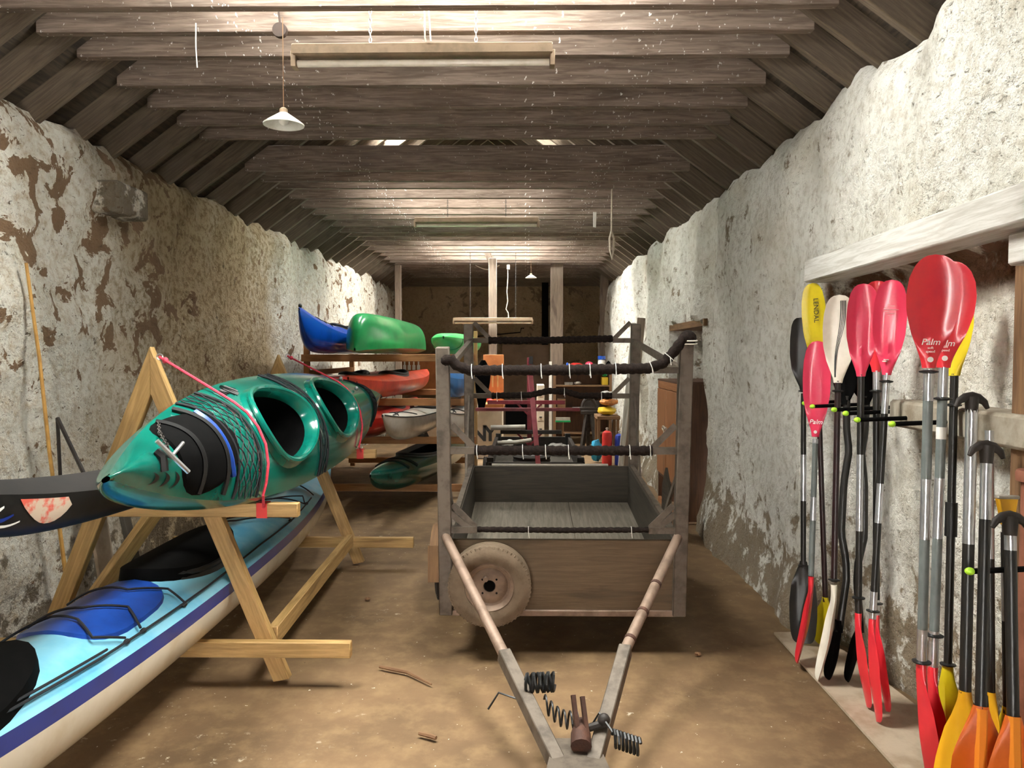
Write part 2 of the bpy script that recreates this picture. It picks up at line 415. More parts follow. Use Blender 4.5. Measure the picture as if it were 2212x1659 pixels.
mb.grid(P); struct('floor', mb, M['floor'], 'dusty brown concrete floor with pale splashes', origin=(0, 0, 0))

# roof: two slopes of boards over rafters, collar beams between
SL = .74; XCL, XCR = -2.22, 1.22; XRG = (XCL + XCR) / 2; ZRG = ZC + SL * (XRG - XCL)
def roof_z(x, lift=0): return ZC + SL * (x - XCL) + lift if x < XRG else ZC + SL * (XCR - x) + lift
SKY = {-1: [(-1.8, -1.0, 2.45, 3.65), (-1.50, -1.16, 6.9, 8.45), (-1.7, -.9, 10.5, 12.5)], 1: [(.0, .8, 2.45, 3.65), (.12, .40, 7.2, 8.7), (-.1, .7, 10.5, 12.5)]}
def slope(name, xa, xb, side):
    ZS = (lambda x: ZC + SL * (x - XCL)) if side < 0 else (lambda x: ZC + SL * (XCR - x))
    mb = MB(); hs = SKY[side]
    xs = sorted({xa, xb} | {h[0] for h in hs} | {h[1] for h in hs}); ys = sorted({YF, YB + .2} | {h[2] for h in hs} | {h[3] for h in hs})
    def inside(x, y): return any(h[0] - 1e-6 <= x < h[1] - 1e-6 and h[2] - 1e-6 <= y < h[3] - 1e-6 for h in hs)
    for lift in (.17, .20):
        for i in range(len(xs) - 1):
            for j in range(len(ys) - 1):
                if inside(xs[i], ys[j]): continue
                a, b, c, d = xs[i], xs[i + 1], ys[j], ys[j + 1]
                o = len(mb.v); mb.v += [V((a, c, ZS(a) + lift)), V((b, c, ZS(b) + lift)), V((b, d, ZS(b) + lift)), V((a, d, ZS(a) + lift))]
                mb.face([o, o + 1, o + 2, o + 3], [(c, a), (c, b), (d, b), (d, a)])
    r = struct(name, mb, M['sarking'], 'dark boarded underside of the roof slope', flat=True)
    for k, (x0, x1, y0, y1) in enumerate(hs):
        mb = MB()
        for x in (x0 - .01, x1 + .01): mb.bar((x, y0 - .02, ZS(x) + .19), (x, y1 + .02, ZS(x) + .19), .03, .07)
        for y in (y0 - .01, y1 + .01): mb.bar((x0 - .02, y, ZS(x0 - .02) + .19), (x1 + .02, y, ZS(x1 + .02) + .19), .03, .07)
        w = struct('window_%d' % (k * 2 + (1 if side < 0 else 2)), mb, M['oldwood'], 'small skylight let into the roof boards')
        mb = MB(); mb.quad((x0, y0, ZS(x0) + .195), (x1, y0, ZS(x1) + .195), (x1, y1, ZS(x1) + .195), (x0, y1, ZS(x0) + .195)); part('pane', mb, M['glass'], w)
        ld = bpy.data.lights.new('skylight_portal', 'AREA'); ld.shape = 'RECTANGLE'; ld.size = (x1 - x0) * sqrt(1 + SL * SL) * UNIT; ld.size_y = (y1 - y0) * UNIT; ld.cycles.is_portal = True
        lo = bpy.data.objects.new('skylight_portal', ld); COL.objects.link(lo); lo.location = V(((x0 + x1) / 2, (y0 + y1) / 2, ZS((x0 + x1) / 2) + .198)) * UNIT
        lo.rotation_euler = (0, math.atan(SL) * (1 if side > 0 else -1), 0)
    return r
slope('ceiling_left', -3.3, XRG, -1); slope('ceiling_right', XRG, 2.3, 1)
mb = MB(); mb.box((XL - .5, YF - .2, -.1), (-.75, YF, 3.4)); mb.box((-.5, YF - .2, -.1), (XR + .6, YF, 3.4)); mb.box((-.75, YF - .2, 1.8), (-.5, YF, 3.4)); mb.prism([(XL - .5, 3.4), (XRG, ZRG + .3), (XR + .6, 3.4)], YF - .2, YF, 'y')  # entrance slot behind the camera, added and narrowed to set the front fill light
struct('wall_front', mb, M['wall_right'], 'limewashed end wall, unseen, with an entrance slot sized for fill light', origin=(0, 0, 0))
mb = MB(); mb.prism([(XL - .8, 2.7), (XRG, ZRG + .3), (XR + .9, 2.7)], YB + .1, YB + .3, 'y'); struct('wall_back_gable', mb, M['wall_back'], 'gable above the far wall', origin=(0, 0, 0))

JY = [-.75, -.3, .15, .6, 1.05, 1.5, 1.95, 2.4, 2.85, 3.18, 3.49, 3.78, 4.12, 4.52, 4.88, 5.29, 5.65, 6.56, 6.95, 7.33, 7.78, 8.2, 8.62, 9.02, 9.42, 9.84, 10.24, 10.66, 11.06, 11.48, 11.9, 12.3, 12.72, 13.14, 13.56, 13.98, 14.4, 14.82, 15.24, 15.66]
first = {}
def joist(y, n):
    mb = MB(); h = .2 + .012 * sin(n * 2.3); dz = .012 * sin(n * 1.7)
    mb.bar((XCL - .16, y, ZC + h / 2 + dz), (XCR + .16, y, ZC + h / 2 + dz - .012), .05, h)
    return struct('ceiling_beam', mb, M['joist'], 'grey collar beam across the roof', bev=.004)
for n, y in enumerate(JY): joist(y, n)
RY = sorted(JY + [6.08])
for side in (-1, 1):
    src = None
    for n, y in enumerate(RY):
        if src is None:
            mb = MB(); xe = -2.98 if side < 0 else 1.98; x1 = XRG + (.02 if side < 0 else -.02) * 0
            z = (lambda x: ZC + SL * (x - XCL)) if side < 0 else (lambda x: ZC + SL * (XCR - x))
            mb.bar((xe, y + .048, z(xe) + .09), (x1, y + .048, z(x1) + .09), .045, .14, up=V((0, 0, 1)))
            src = struct('roof_beam', mb, M['rafter'], 'sloping rafter on the kayak side' if side < 0 else 'sloping rafter on the paddle side', bev=.004); y0 = y
        else:
            c = src.copy(); COL.objects.link(c); c.location = src.location + V((0, (y - y0) * UNIT, 0))
mb = MB(); mb.bar((XL - .1, 15.9, 3.0), (XR + .1, 15.9, 3.0), .16, .2); struct('trim_1', mb, M['rafter'], 'dark beam along the head of the far wall')

# posts at the far end
def post(px0, px1, d, top, label, base=0.0, bracket=False):
    a, b = at(px0, 700, d), at(px1, 700, d); w = b.x - a.x; mb = MB()
    mb.box((a.x, d - w / 2, base), (b.x, d + w / 2, top))
    return struct('pillar', mb, M['postwood'], label, bev=.006)
post(1056, 1073, 12.1, 3.0, 'slender wooden post under the beams, nearest the hanging cord')
post(1189, 1216, 13.3, 3.05, 'broad wooden post beside the dark wall crack')
post(1296, 1314, 14.2, 3.0, 'dark wooden post against the paddle-side wall')
post(854, 867, 13.0, 3.0, 'wooden post against the kayak-side wall')
mb = MB(); p = at(1065, 560, 12.1); mb.bar(p + V((-.14, 0, .2)), p + V((.01, 0, -.12)), .1, .1); struct('trim_2', mb, M['postwood'], 'short brace at the head of the slender post')
mb = MB(); a = at(1170, 612, 15.9); b = at(1184, 745, 15.9); mb.box((a.x, 15.72, b.z), (b.x, 15.78, a.z)); one('drain_pipe', mb, M['matblack'], 'dark pipe running up the far wall beside the broad post', 'pipe')
mb = MB(); a = at(1085, 745, 15.9); b = at(1186, 1000, 15.9); mb.box((a.x, 15.84, .0), (b.x, 15.92, a.z)); struct('wall_back_dado', mb, M['pinkwall'], 'paler plastered patch low on the far wall')

# lintels, sill, frame, floor board on the right
mb = MB(); mb.bar((1.50, 1.5, 1.945), (1.52, 4.02, 1.925), .16, .115); struct('lintel', mb, M['paintwood'], 'long flaking white timber lintel over the paddles', bev=.008)
a = at(2120, 540, 2.42); mb = MB(); mb.bar((1.56, 1.4, a.z + .01), (1.56, 2.42, a.z + .0), .14, .10); struct('lintel_inner', mb, M['paintwood'], 'second white lintel set lower behind the first', bev=.008)
mb = MB(); mb.box((1.53, 2.26, 1.20), (1.80, 3.26, 1.31)); struct('trim_3', mb, M['stone'], 'rough stone sill sticking out of the wall behind the paddles', bev=.012)
mb = MB(); a = at(2192, 570, 2.5); mb.box((a.x, 2.42, 0), (a.x + .09, 2.5, a.z + .2)); struct('trim_4', mb, M['oldwood'], 'brown upright timber at the edge of the blocked opening', bev=.004)
mb = MB(); A = on_floor(1672, 1372); B = on_floor(1930, 1659)
d = (B - A) / (B.y - A.y); near = A + d * (1.2 - A.y)
mb.prism([(A.x, A.y), (A.x + .15, A.y + .01), (A.x + .27, A.y - .25), (near.x + .5, near.y), (near.x, near.y)], 0.004, .016, 'z'); one('floor_board', mb, M['boardgrey'], 'long pale board on the floor under the paddle tips', 'board')
# door head in the right wall
mb = MB(); mb.box((1.50, 6.5, 1.74), (1.9, 8.15, 1.80)); struct('lintel_door', mb, M['oldwood'], 'timber head over the recess with the cupboard')
mb = MB(); mb.box((-2.64, 4.62, 2.36), (-2.45, 5.0, 2.55)); struct('trim_5', mb, M['wall_left'], 'white padstone jutting from the head of the kayak-side wall', bev=.015)
# ------------------------------------------------------------------ lamps
def tube_light(px0, px1, py, d, label, chains, name='fluorescent_light', half=None, lit=True, zc=None, xc=None):
    if half is None:
        a, b = at(px0, py, d), at(px1, py, d); xc = (a.x + b.x) / 2; half = (b.x - a.x) / 2; zc = a.z
    t = thing(name, label, 'ceiling light', (xc, d, zc), group='fluorescent battens hung on chains')
    mb = MB(); mb.prism([(-.055, .075), (.055, .075), (.055, .045), (.03, .03), (-.03, .03), (-.055, .045)], -half, half, 'x')
    part('housing', mb, M['brass'], t, world=False, bev=.003)
    mb = MB(); mb.bar((-half, .055, .06), (half, .055, .005), .004, .05) if False else mb.box((-half, -.058, .028), (half, -.052, .062)); mb.box((-half, .052, .028), (half, .058, .062)); part('reflector', mb, M['brass'], t, world=False)
    for s in (-1, 1):
        mb = MB(); mb.box((s * half - .012, -.03, -.022), (s * half + .012, .03, .05)); part('tube_holder', mb, M['brass'], t, world=False, bev=.002)
    mb = MB(); mb.tube([(-half + .014, 0, 0), (half - .014, 0, 0)], .0165, 12); part('tube', mb, M['tube'], t, world=False)
    for cx in chains:
        mb = MB(); top = ZC + .1 - zc; n = int((top - .075) / .022)
        for i in range(n):
            z = .085 + i * .022; ax = V((.006, 0, 0)) if i % 2 else V((0, .006, 0))
            mb.tube([V((cx, 0, z)) + ax * cos(q) + V((0, 0, .014 * sin(q))) for q in [k * pi / 4 for k in range(8)]], .0022, 4, closed=True)
        part('chain', mb, M['alu' if d < 5 else 'iron'], t, world=False)
    return t
tube_light(637, 1193, 138, 3.68, 'nearest beige fluorescent batten hanging on two chains below the beams', (-.25, .25))
tube_light(897, 1163, 487, 7.98, 'second fluorescent batten down the room, close under the beams', (-.3, .3))
tube_light(980, 1150, 697, 11.9, 'low hanging fluorescent batten with pale body in front of the far wall', (-.35, .35))
def pendant(px, py, d, r, label):
    c = at(px, py, d); t = thing('pendant_lamp', label, 'lamp', c)
    h = r * .62; mb = MB(); mb.lathe([(r, -.0), (r * 1.01, .006), (r * .8, h * .35), (r * .28, h * .92), (r * .2, h), (r * .19, h * .93), (r * .76, h * .3), (r * .98, .002), (r, 0)], seg=32); part('shade', mb, M['enamel'], t, world=False)
    mb = MB(); mb.lathe([(r * .2, h * .95), (r * .2, h * 1.3), (r * .1, h * 1.42), (.004, h * 1.42)], seg=16); part('lampholder', mb, M['brass'], t, world=False)
    mb = MB(); mb.tube([(0, 0, h * 1.4), (0, 0, ZC + .04 - c.z)], .0024, 6); part('flex', mb, M['oldwood'], t, world=False)
    mb = MB(); mb.ball((0, 0, h * .42), r * .26); part('bulb', mb, M['whiteplastic'], t, world=False)
    return t
pendant(613, 271, 3.70, .095, 'white conical pendant lamp on a long flex by the nearest batten')
pendant(1147, 601, 12.6, .092, 'small white conical pendant lamp near the broad far post')
p = at(605, 66, 3.74); mb = MB(); mb.lathe([(.001, -.014), (.034, -.014), (.036, 0), (.034, .014), (.001, .014)], Matrix.Translation(p) @ Matrix.Rotation(pi / 2, 4, 'X'), 20)
mb.tube([p + V((0, 0, .03)), p + V((-.012, 0, .15))], .005, 6); one('pulley', mb, M['pulley'], 'round dark pulley hanging in front of the second beam', 'pulley')
def cord(pts, r, mat, label, name='cord', cat='cord', seg=6):
    mb = MB(); mb.tube(pts, r, seg); return one(name, mb, M[mat], label, cat)
cord([at(423, 50, 3.7), at(423, 100, 3.7), at(426, 146, 3.7)], .003, 'whiteplastic', 'thin white string dangling from a beam near the kayak-side rafters', 'string')
cord([at(913, -20, 3.7), at(917, 30, 3.62), at(918, 80, 3.62), at(920, 90, 3.62)], .004, 'rope', 'pale cable running down into the nearest batten', 'cable', 'cable')
cord([at(925, 10, 3.7), at(928, 50, 3.62), at(930, 85, 3.62), at(931, 90, 3.62)], .004, 'rope', 'second pale cable looped beside the first above the nearest batten', 'cable', 'cable')
cord([at(1097, 583, 12.0), at(1097, 600, 12.0), at(1095, 630, 12.0), at(1097, 650, 12.0), at(1093, 668, 12.0), at(1098, 676, 12), at(1099, 694, 12.0)], .008, 'rope', 'knotted white cord hanging above the low batten')
mb = MB(); a = at(1098, 577, 12); mb.box(a + V((-.022, -.02, -.035)), a + V((.022, .02, .035))); one('junction_box', mb, M['whiteplastic'], 'small white junction box at the top of the knotted cord', 'box')
mb = MB(); a = at(1284, 478, 7.6); mb.prism([(a.x - .012, a.z + .09), (a.x + .02, a.z + .09), (a.x + .016, a.z - .06), (a.x - .012, a.z - .055)], 7.6, 7.612); one('paper_strip', mb, M['white'], 'white strip hanging off a beam beyond the second batten', 'strip')
mb = MB(); a = at(1322, 455, 7.33); a.z = ZC + .05; b = at(1321, 500, 7.4); mb.tube([a, b], .008, 6); mb.tube([b, at(1317, 515, 7.4), at(1318, 540, 7.4), at(1322, 560, 7.4), at(1325, 540, 7.4), at(1326, 515, 7.4), at(1321, 500, 7.4)], .012, 6); one('rope_hank', mb, M['rope'], 'hank of grey rope hanging from a beam by the paddle-side rafters', 'rope')
mb = MB(); P = []
for i in range(13):
    q = i / 12; P.append([at(1027 + 52 * q, 571 + 9 * sin(q * pi) + 2, 12.35) + V((0, s * .08, 0)) for s in (-1, 1)])
mb.grid(P); one('tarpaulin', mb, M['whiteplastic'], 'pale cloth slung over the tie beside the slender post', 'cloth')
mb = MB(); mb.tube([at(1030, 727, 15.95), at(1080, 722, 15.95), at(1124, 718, 15.95), at(1126, 709, 15.95), at(1132, 709, 15.95)], .012, 6); one('conduit', mb, M['matblack'], 'thin dark conduit crossing the far wall', 'pipe')

# ------------------------------------------------------------------ kayak stand of new pine
LEGW, LEGT = .080, .045
stand = thing('kayak_stand', 'new pine A-frame stand carrying the teal, black and sky blue kayaks', 'kayak rack', (-1.68, 4.4, 0))
def a_frame(y, ax, az, footx):
    k = (footx - ax) / az                                             # outward run per unit of height, right leg
    for s in (1, -1):
        d = V((s * k, 0, -1)).normalized(); n = V((-d.z, 0, d.x)) * s     # n points outwards
        top_o = V((ax, 0, az)); foot = V((ax + s * k * az, 0, 0))
        wv = LEGW / (1 / sqrt(1 + k * k))
        # right leg butts the left one; ends cut plumb at the apex and square at the foot
        po = [(ax, az), (ax + s * k * az, .02), (ax + s * k * az - s * LEGW * .93, -.0 + .004), (ax, az - LEGW / (k / sqrt(1 + k * k)))]
        mb = MB(); mb.prism(po, y, y + LEGT)
        uvfix(mb, d); part('leg', mb, M['pine'], stand, bev=.003)
def uvfix(mb, d):
    """run the grain of a flat-cut board along direction d"""
    d = V(d).normalized(); s = V((d.z, 0, -d.x)); r = random.random() * 5
    for fi, f in enumerate(mb.f):
        mb.uv[fi] = [(mb.v[i].dot(d) * UNIT + r, (mb.v[i].dot(s) + mb.v[i].y) * UNIT) for i in f]
Y1, Y2 = 3.43, 5.40
a_frame(Y1, -1.69, 1.535, -1.075); a_frame(Y2, -1.75, 1.50, -1.15)
for y, zs in ((Y1, .772), (Y2, .768)):
    mb = MB(); mb.box((-2.34, y - .047, zs), (-1.015 if y == Y1 else -1.05, y - .002, zs + .062)); part('arm', mb, M['pine'], stand, bev=.003)
for y, z, xr in ((Y1, .135, -.785), (Y2, .135, -.79)):
    mb = MB(); mb.box((-2.5, y - .047, z), (xr, y - .002, z + .07)); part('arm', mb, M['pine'], stand, bev=.003)
mb = MB(); mb.bar((-1.165, Y1 + .05, .20), (-1.235, Y2 - .05, .19), .045, .085); part('rail', mb, M['pine'], stand, bev=.003)
mb = MB(); mb.bar((-2.21, Y1 + .05, .20), (-2.27, Y2 - .05, .19), .045, .085); part('rail', mb, M['pine'], stand, bev=.003)

# ------------------------------------------------------------------ kayaks
class Boat:
    """hull and deck of a decked boat; x runs stern to bow, z = 0 at the sheer amidships"""
    def __init__(s, L, B, depth, crown, rise=.06, rocker=.05, p=2.3, q=.85, eh=.75, ev=.8, pd=2.0, endz=.35, stem=14, skew=0.0, crown_p=.5):
        s.__dict__.update(locals())
    def b(s, x):
        t = abs(x) / (s.L / 2); t = min(t, 1); return max(.008, s.B / 2 * (1 - t ** s.p) ** s.q)
    def h(s, x): t = x / (s.L / 2); return s.rise * abs(t) ** 3 * (1.25 if t > 0 else 1)
    def k(s, x):
        t = min(abs(x) / (s.L / 2), 1); k0 = -s.depth + s.rocker * t ** 3; return k0 + (s.h(x) - .02 - k0) * t ** s.stem * (1 - s.endz * 0)
    def cr(s, x): t = min(abs(x) / (s.L / 2), 1); return s.crown * max(0, 1 - t ** 2.4) ** s.crown_p + .008
    def hull(s, x, t):
        a = t * pi / 2; b = s.b(x); h = s.h(x); k = s.k(x)
        return V((x, b * math.copysign(abs(sin(a)) ** s.eh, a), h - (h - k) * abs(cos(a)) ** s.ev))
    def deck(s, x, t, lift=0):
        b = s.b(x); return V((x, b * t, s.h(x) + s.cr(x) * (1 - abs(t) ** s.pd) + lift))
    def deck_y(s, x, y, lift=0): return s.deck(x, max(-1, min(1, y / s.b(x))), lift)
def stations(L, n, extra=()):
    return sorted([L / 2 * sin(pi / 2 * (-1 + 2 * i / n)) * 0.5 + L / 2 * (-1 + 2 * i / n) * .5 for i in range(n + 1)])
def boat_mesh(root, bt, hullm, deckm, cockpits=(), stripe=None, stripe_w=.12, nh=40, nd=24, ns=70, coam=M['black'], inner=M['matblack'], seam=None, tub=.2, flange=.035, rim=.014):
    xs = stations(bt.L, ns)
    mb = MB(); mats = [hullm] + ([stripe] if stripe else [])
    P = [[bt.hull(x, -1 + 2 * j / nh) for j in range(nh + 1)] for x in xs]
    mb.grid(P, mat=(lambda i, j: 1 if stripe and (j < nh * stripe_w / 2 or j >= nh * (1 - stripe_w / 2)) else 0)); part('hull', mb, mats, root, world=False)
    fine = stations(bt.L, ns if not cockpits else 150); nd2 = nd if not cockpits else 36
    P = [[bt.deck(x, -1 + 2 * j / nd2) for j in range(nd2 + 1)] for x in fine]
    def keep(i, j):
        c = (P[i][j] + P[i + 1][j + 1]) / 2
        for (cx, a, w, *r) in cockpits:
            if ((c.x - cx) / (a + flange * .5)) ** 2 + (c.y / (w + flange * .5)) ** 2 < 1: return False
        return True
    mb = MB(); mb.grid(P, keep=keep); part('deck', mb, deckm, root, world=False)
    if seam:
        for s in (-1, 1):
            mb = MB(); mb.tube([bt.deck(x, s * .995, .002) for x in xs], .005, 6); part('seam', mb, seam, root, world=False)
    for (cx, a, w, *r) in cockpits:
        up = r[0] if r else .018
        def ring(sc, lift, n=40, zmul=1):
            o = []
            for k in range(n):
                q = 2 * pi * k / n; x = cx + a * sc * cos(q); y = w * sc * sin(q)
                if abs(cos(q)) > 0: o.append(bt.deck_y(x, y, lift))
            return o
        fo = (w + flange) / w
        def ring2(da, lift, n=40):
            return [bt.deck_y(cx + (a + da) * cos(2 * pi * k / n), (w + da) * sin(2 * pi * k / n), lift) for k in range(n)]
        mb = MB(); mb.grid([ring2(flange, -.004), ring2(flange * .9, .008), ring2(flange * .3, up * .8), ring2(.004, up), ring2(-.006, up * .4), ring2(-.012, -.03)], cv=True)
        co = part('coaming', mb, coam, root, world=False)
        mb = MB(); mb.tube(ring2(flange * .45, up), rim, 8, closed=True); part('coaming_rim', mb, coam, co, world=False)
        mb = MB(); rows = [ring2(-.004, up * .3), ring2(-.008, -.04)]
        for f, dz in ((.93, .5), (.85, .85), (.6, 1.0), (.02, 1.0)):
            z = bt.h(cx) + bt.cr(cx) - tub * dz
            rows.append([V((cx + a * f * cos(2 * pi * k / 40), w * f * sin(2 * pi * k / 40), z)) for k in range(40)])
        mb.grid(rows, cv=True); part('cockpit', mb, inner, root, world=False)
    return xs
def deck_patch(bt, cx, a, w, lift=.006, n=28, e=2.0, rings=6, edge=-.004):
    rows = [[bt.deck_y(cx, 0, lift)] * n]
    def pt(sc, k, l):
        q = 2 * pi * k / n; c, s = cos(q), sin(q)
        return bt.deck_y(cx + a * sc * math.copysign(abs(c) ** (2 / e), c), w * sc * math.copysign(abs(s) ** (2 / e), s), l)
    for r in range(1, rings + 1): rows.append([pt(r / rings * (.97 if r == rings else 1), k, lift) for k in range(n)])
    rows.append([pt(1.0, k, edge) for k in range(n)]); mb = MB(); mb.grid(rows, cv=True); return mb
def deck_line(bt, pts, r=.004, lift=.006, sub=6):
    out = []
    for (x0, t0), (x1, t1) in zip(pts, pts[1:]):
        for i in range(sub): q = i / sub; x = x0 + (x1 - x0) * q; out.append(bt.deck(x, t0 + (t1 - t0) * q, lift))
    out.append(bt.deck(pts[-1][0], pts[-1][1], lift)); mb = MB(); mb.tube(out, r, 5); return mb
def axes(fx, up):
    fx = V(fx).normalized(); up = V(up); up = (up - fx * up.dot(fx)).normalized(); return Matrix((fx, up.cross(fx), up)).transposed()

# the teal double, lashed to the side of the stand
PHI = radians(60)
bt = Boat(4.02, .62, .19, .135, rise=.05, rocker=.05, p=2.5, q=.95, pd=2.2, stem=10)
TA, TB = at(205, 1066, 2.235), at(803, 868, 6.2)
axis = (TA - TB).normalized(); ctr = (TA + TB) / 2 + V((0, 0, .018))
tl = thing('kayak', 'big teal two-seat kayak on its side, netting across the deck, lashed to the pine stand', 'kayak', ctr, axes(axis, (sin(PHI), 0, cos(PHI))))
TEAL = tl
boat_mesh(tl, bt, M['teal'], M['teal'], [(.60, .34, .178, .03), (-.34, .34, .178, .03)], coam=M['teal'], tub=.29, flange=.038)
hp = part('hatch', deck_patch(bt, 1.46, .235, .155, .012, e=2.3), M['matblack'], tl, 'dark oval bow hatch cover', world=False)
for x in (1.37, 1.55):
    part('strap', deck_line(bt, [(x, -.95), (x, -.5), (x, 0), (x, .5), (x, .95)], .010, .016), M['black'], hp, world=False)
mb = MB(); mb.tube([bt.deck_y(1.30 + .04 * cos(q), .15 * sin(q), .008) for q in [-1.2 + i * .2 for i in range(13)]], .014, 6); part('paint_streak', mb, M['hatchblue'], tl, 'blue streak beside the hatch', world=False)
def net(x0, x1, n, m):
    mb = MB()
    for dirn in (1, -1):
        for k in range(-m, n + m):
            pts = []
            for i in range(25):
                t = -1 + 2 * i / 24; fx = k / n + dirn * (t + 1) / 2 * (m / n)
                if -.001 <= fx <= 1.001: pts.append(bt.deck(x0 + (x1 - x0) * fx, t, .009 + .003 * sin(i * 2.0 + k)))
            if len(pts) > 1: mb.tube(pts, .0026, 4)
    for x in (x0, x1): mb.tube([bt.deck(x, -1 + i / 12, .01) for i in range(25)], .006, 5)
    return mb
part('deck_net', net(1.05, 1.27, 4, 6), M['darkcord'], tl, 'black elastic net between hatch and front cockpit', world=False)
part('deck_net', net(.06, .20, 3, 5), M['darkcord'], tl, 'black elastic net between the two cockpits', world=False)
part('deck_net', net(-1.48, -1.36, 4, 8), M['darkcord'], tl, 'black elastic net behind the rear cockpit', world=False)
mb = MB()
pts = [bt.deck(1.77, .05, .02), bt.deck(1.74, -.35, .022), bt.deck(1.66, -.75, .02), bt.deck(1.52, -.95, .012)]
for a, b in zip(pts, pts[1:]):
    for i in range(7):
        c = a.lerp(b, i / 7); d = (b - a).normalized(); s = V((0, 0, 1)).cross(d) if i % 2 else V((0, 0, 1)); mb.tube([c + d * (.011 * cos(q)) + s * (.006 * sin(q)) for q in [j * pi / 3 for j in range(6)]], .0024, 4, closed=True)
part('chain', mb, M['iron'], tl, world=False)
mb = MB(); a = bt.deck(1.76, .1, .02); mb.tube([a + V((.05, -.06, .008)), a + V((-.02, .07, .012))], .008, 8); mb.tube([a, a + V((-.09, -.03, .014))], .006, 8); part('bow_handle', mb, M['alu'], tl, 'shiny T-shaped bow handle', world=False)
mb = MB(); mb.tube([bt.deck(1.79, -.3, .006), bt.deck(1.79, 0, .01), bt.deck(1.79, .5, .006)], .014, 6); part('handle_strap', mb, M['black'], tl, world=False)
for k in range(3):                                                     # three crescents on the low side of the bow
    mb = MB(); x0 = 1.80 - k * .058; P = []
    for i in range(9):
        q = -1 + i / 4; w = .011 * (1 - q * q); c = .03 * q * q
        P.append([bt.deck(x0 + c + w + .012, .70 + .2 * q, .003), bt.deck(x0 + c - w + .012, .70 + .2 * q, .003)])
    mb.grid(P); part('crescent_mark', mb, M['black'], tl, world=False)
mb = MB()                                                              # brushed lettering on the high side, illegible in the photo
pts = [bt.deck(.93 - i * .008, -.80 + .10 * sin(i * 1.9) + .05 * cos(i * 4.1), .004) for i in range(24)]
mb.tube(pts, .005, 4); part('script_mark', mb, M['black'], tl, world=False)
mb = MB(); mb.prism([(-2.32, .02), (-2.25, -.06), (-2.0, -.08), (-1.9, .03), (-2.02, .06)], -.012, .012); part('rudder', mb, M['matblack'], tl, 'black rudder blade at the stern', world=False)
for x in (-.85,):
    for t in (-.75, -.3):
        mb = MB(); mb.ball(bt.deck(x - .2, t, .02), .014); part('fitting', mb, M['alu'], tl, world=False)
# red cord and tape holding it to each arm
def lash(eye, x0, armx, army, armz, label):
    R = TEAL.matrix_world.to_3x3(); C0 = TEAL.matrix_world.translation / UNIT
    wp = lambda p: C0 + R @ p
    t = thing('tie_rope', label, 'rope', eye)
    pts = [eye] + [wp(bt.deck(x0, a, .021)) for a in (-.55, -.3, 0, .3, .6, .85, 1.0)] + [V((armx + .012, army - .012, armz + .05))]
    mb = MB(); mb.tube(pts, .006, 6); mb.ball(eye.lerp(pts[1], .08), .014); part('cord', mb, M['pinkrope'], t)
    mb = MB(); mb.tube([eye + V((.014 * cos(q), 0, .014 * sin(q))) for q in [k * pi / 4 for k in range(8)]], .003, 5, closed=True); mb.tube([eye + V((-.012, 0, 0)), eye + V((-.017, .003, -.002))], .003, 5); part('eye_bolt', mb, M['alu'], t)
    mb = MB(); mb.grid([[(armx + dx, army - .003, armz - .003), (armx + dx, army + .048, armz - .003), (armx + dx, army + .048, armz + .065), (armx + dx, army - .003, armz + .065)] for dx in (-.024, -.012, 0, .012, .024)], cv=True); part('tape', mb, M['redtape'], t, 'red tape round the arm')
lash(at(345, 771, Y1), 1.0, -1.175, Y1 - .047, .772, 'pink cord tying the teal kayak to the nearer arm of the pine stand')
lash(at(621, 769, Y2 - .01), -.785, -1.16, Y2 - .047, .768, 'pink cord tying the teal kayak to the farther arm of the pine stand')

# the black racing boat between the legs, under the apex
b2 = Boat(4.7, .25, .105, .065, rise=.16, rocker=.12, p=2.4, q=.8, pd=1.6, stem=12)
dk = thing('kayak', 'narrow black kayak with worn red patch, lying inside the legs of the pine stand', 'kayak', (-1.717, 4.33, .838 + .105), axes((.03, -1, 0), (0, 0, 1)))
boat_mesh(dk, b2, M['black'], plain('dusty_black_deck', '1b1613', '120f0d', 8, .8), [(-.3, .3, .07, .012)], tub=.10, flange=.02)
mb = MB(); P = []
for i in range(10):
    x = 1.92 - i * .026; e = sin(pi * (i + .15) / 9.3); P.append([b2.hull(x + .02 * (1 - j / 6), .96 - (.10 + .34 * e) * j / 6) + V((0, .003, 0)) for j in range(7)])
mb.grid(P); part('worn_patch', mb, plain('worn_red_patch', 'd65f4e', 'cbb6a0', 14, .6, lo=.42, hi=.55), dk, 'red patch worn to white', world=False)
for k, (m_, x0, w0) in enumerate((('white', 2.17, .5), ('navy', 2.13, .34), ('white', 2.10, .16))):
    mb = MB(); P = []
    for i in range(9):
        q = i / 8; x = x0 - .16 * q; P.append([b2.hull(x, .88 - .12 * k - .1 * sin(q * pi) - (w0 * (1 - q) * .5 + .03) * j / 4) + V((0, .004 + .001 * k, 0)) for j in range(5)])
    mb.grid(P); part('hull_emblem', mb, M[m_], dk, world=False)

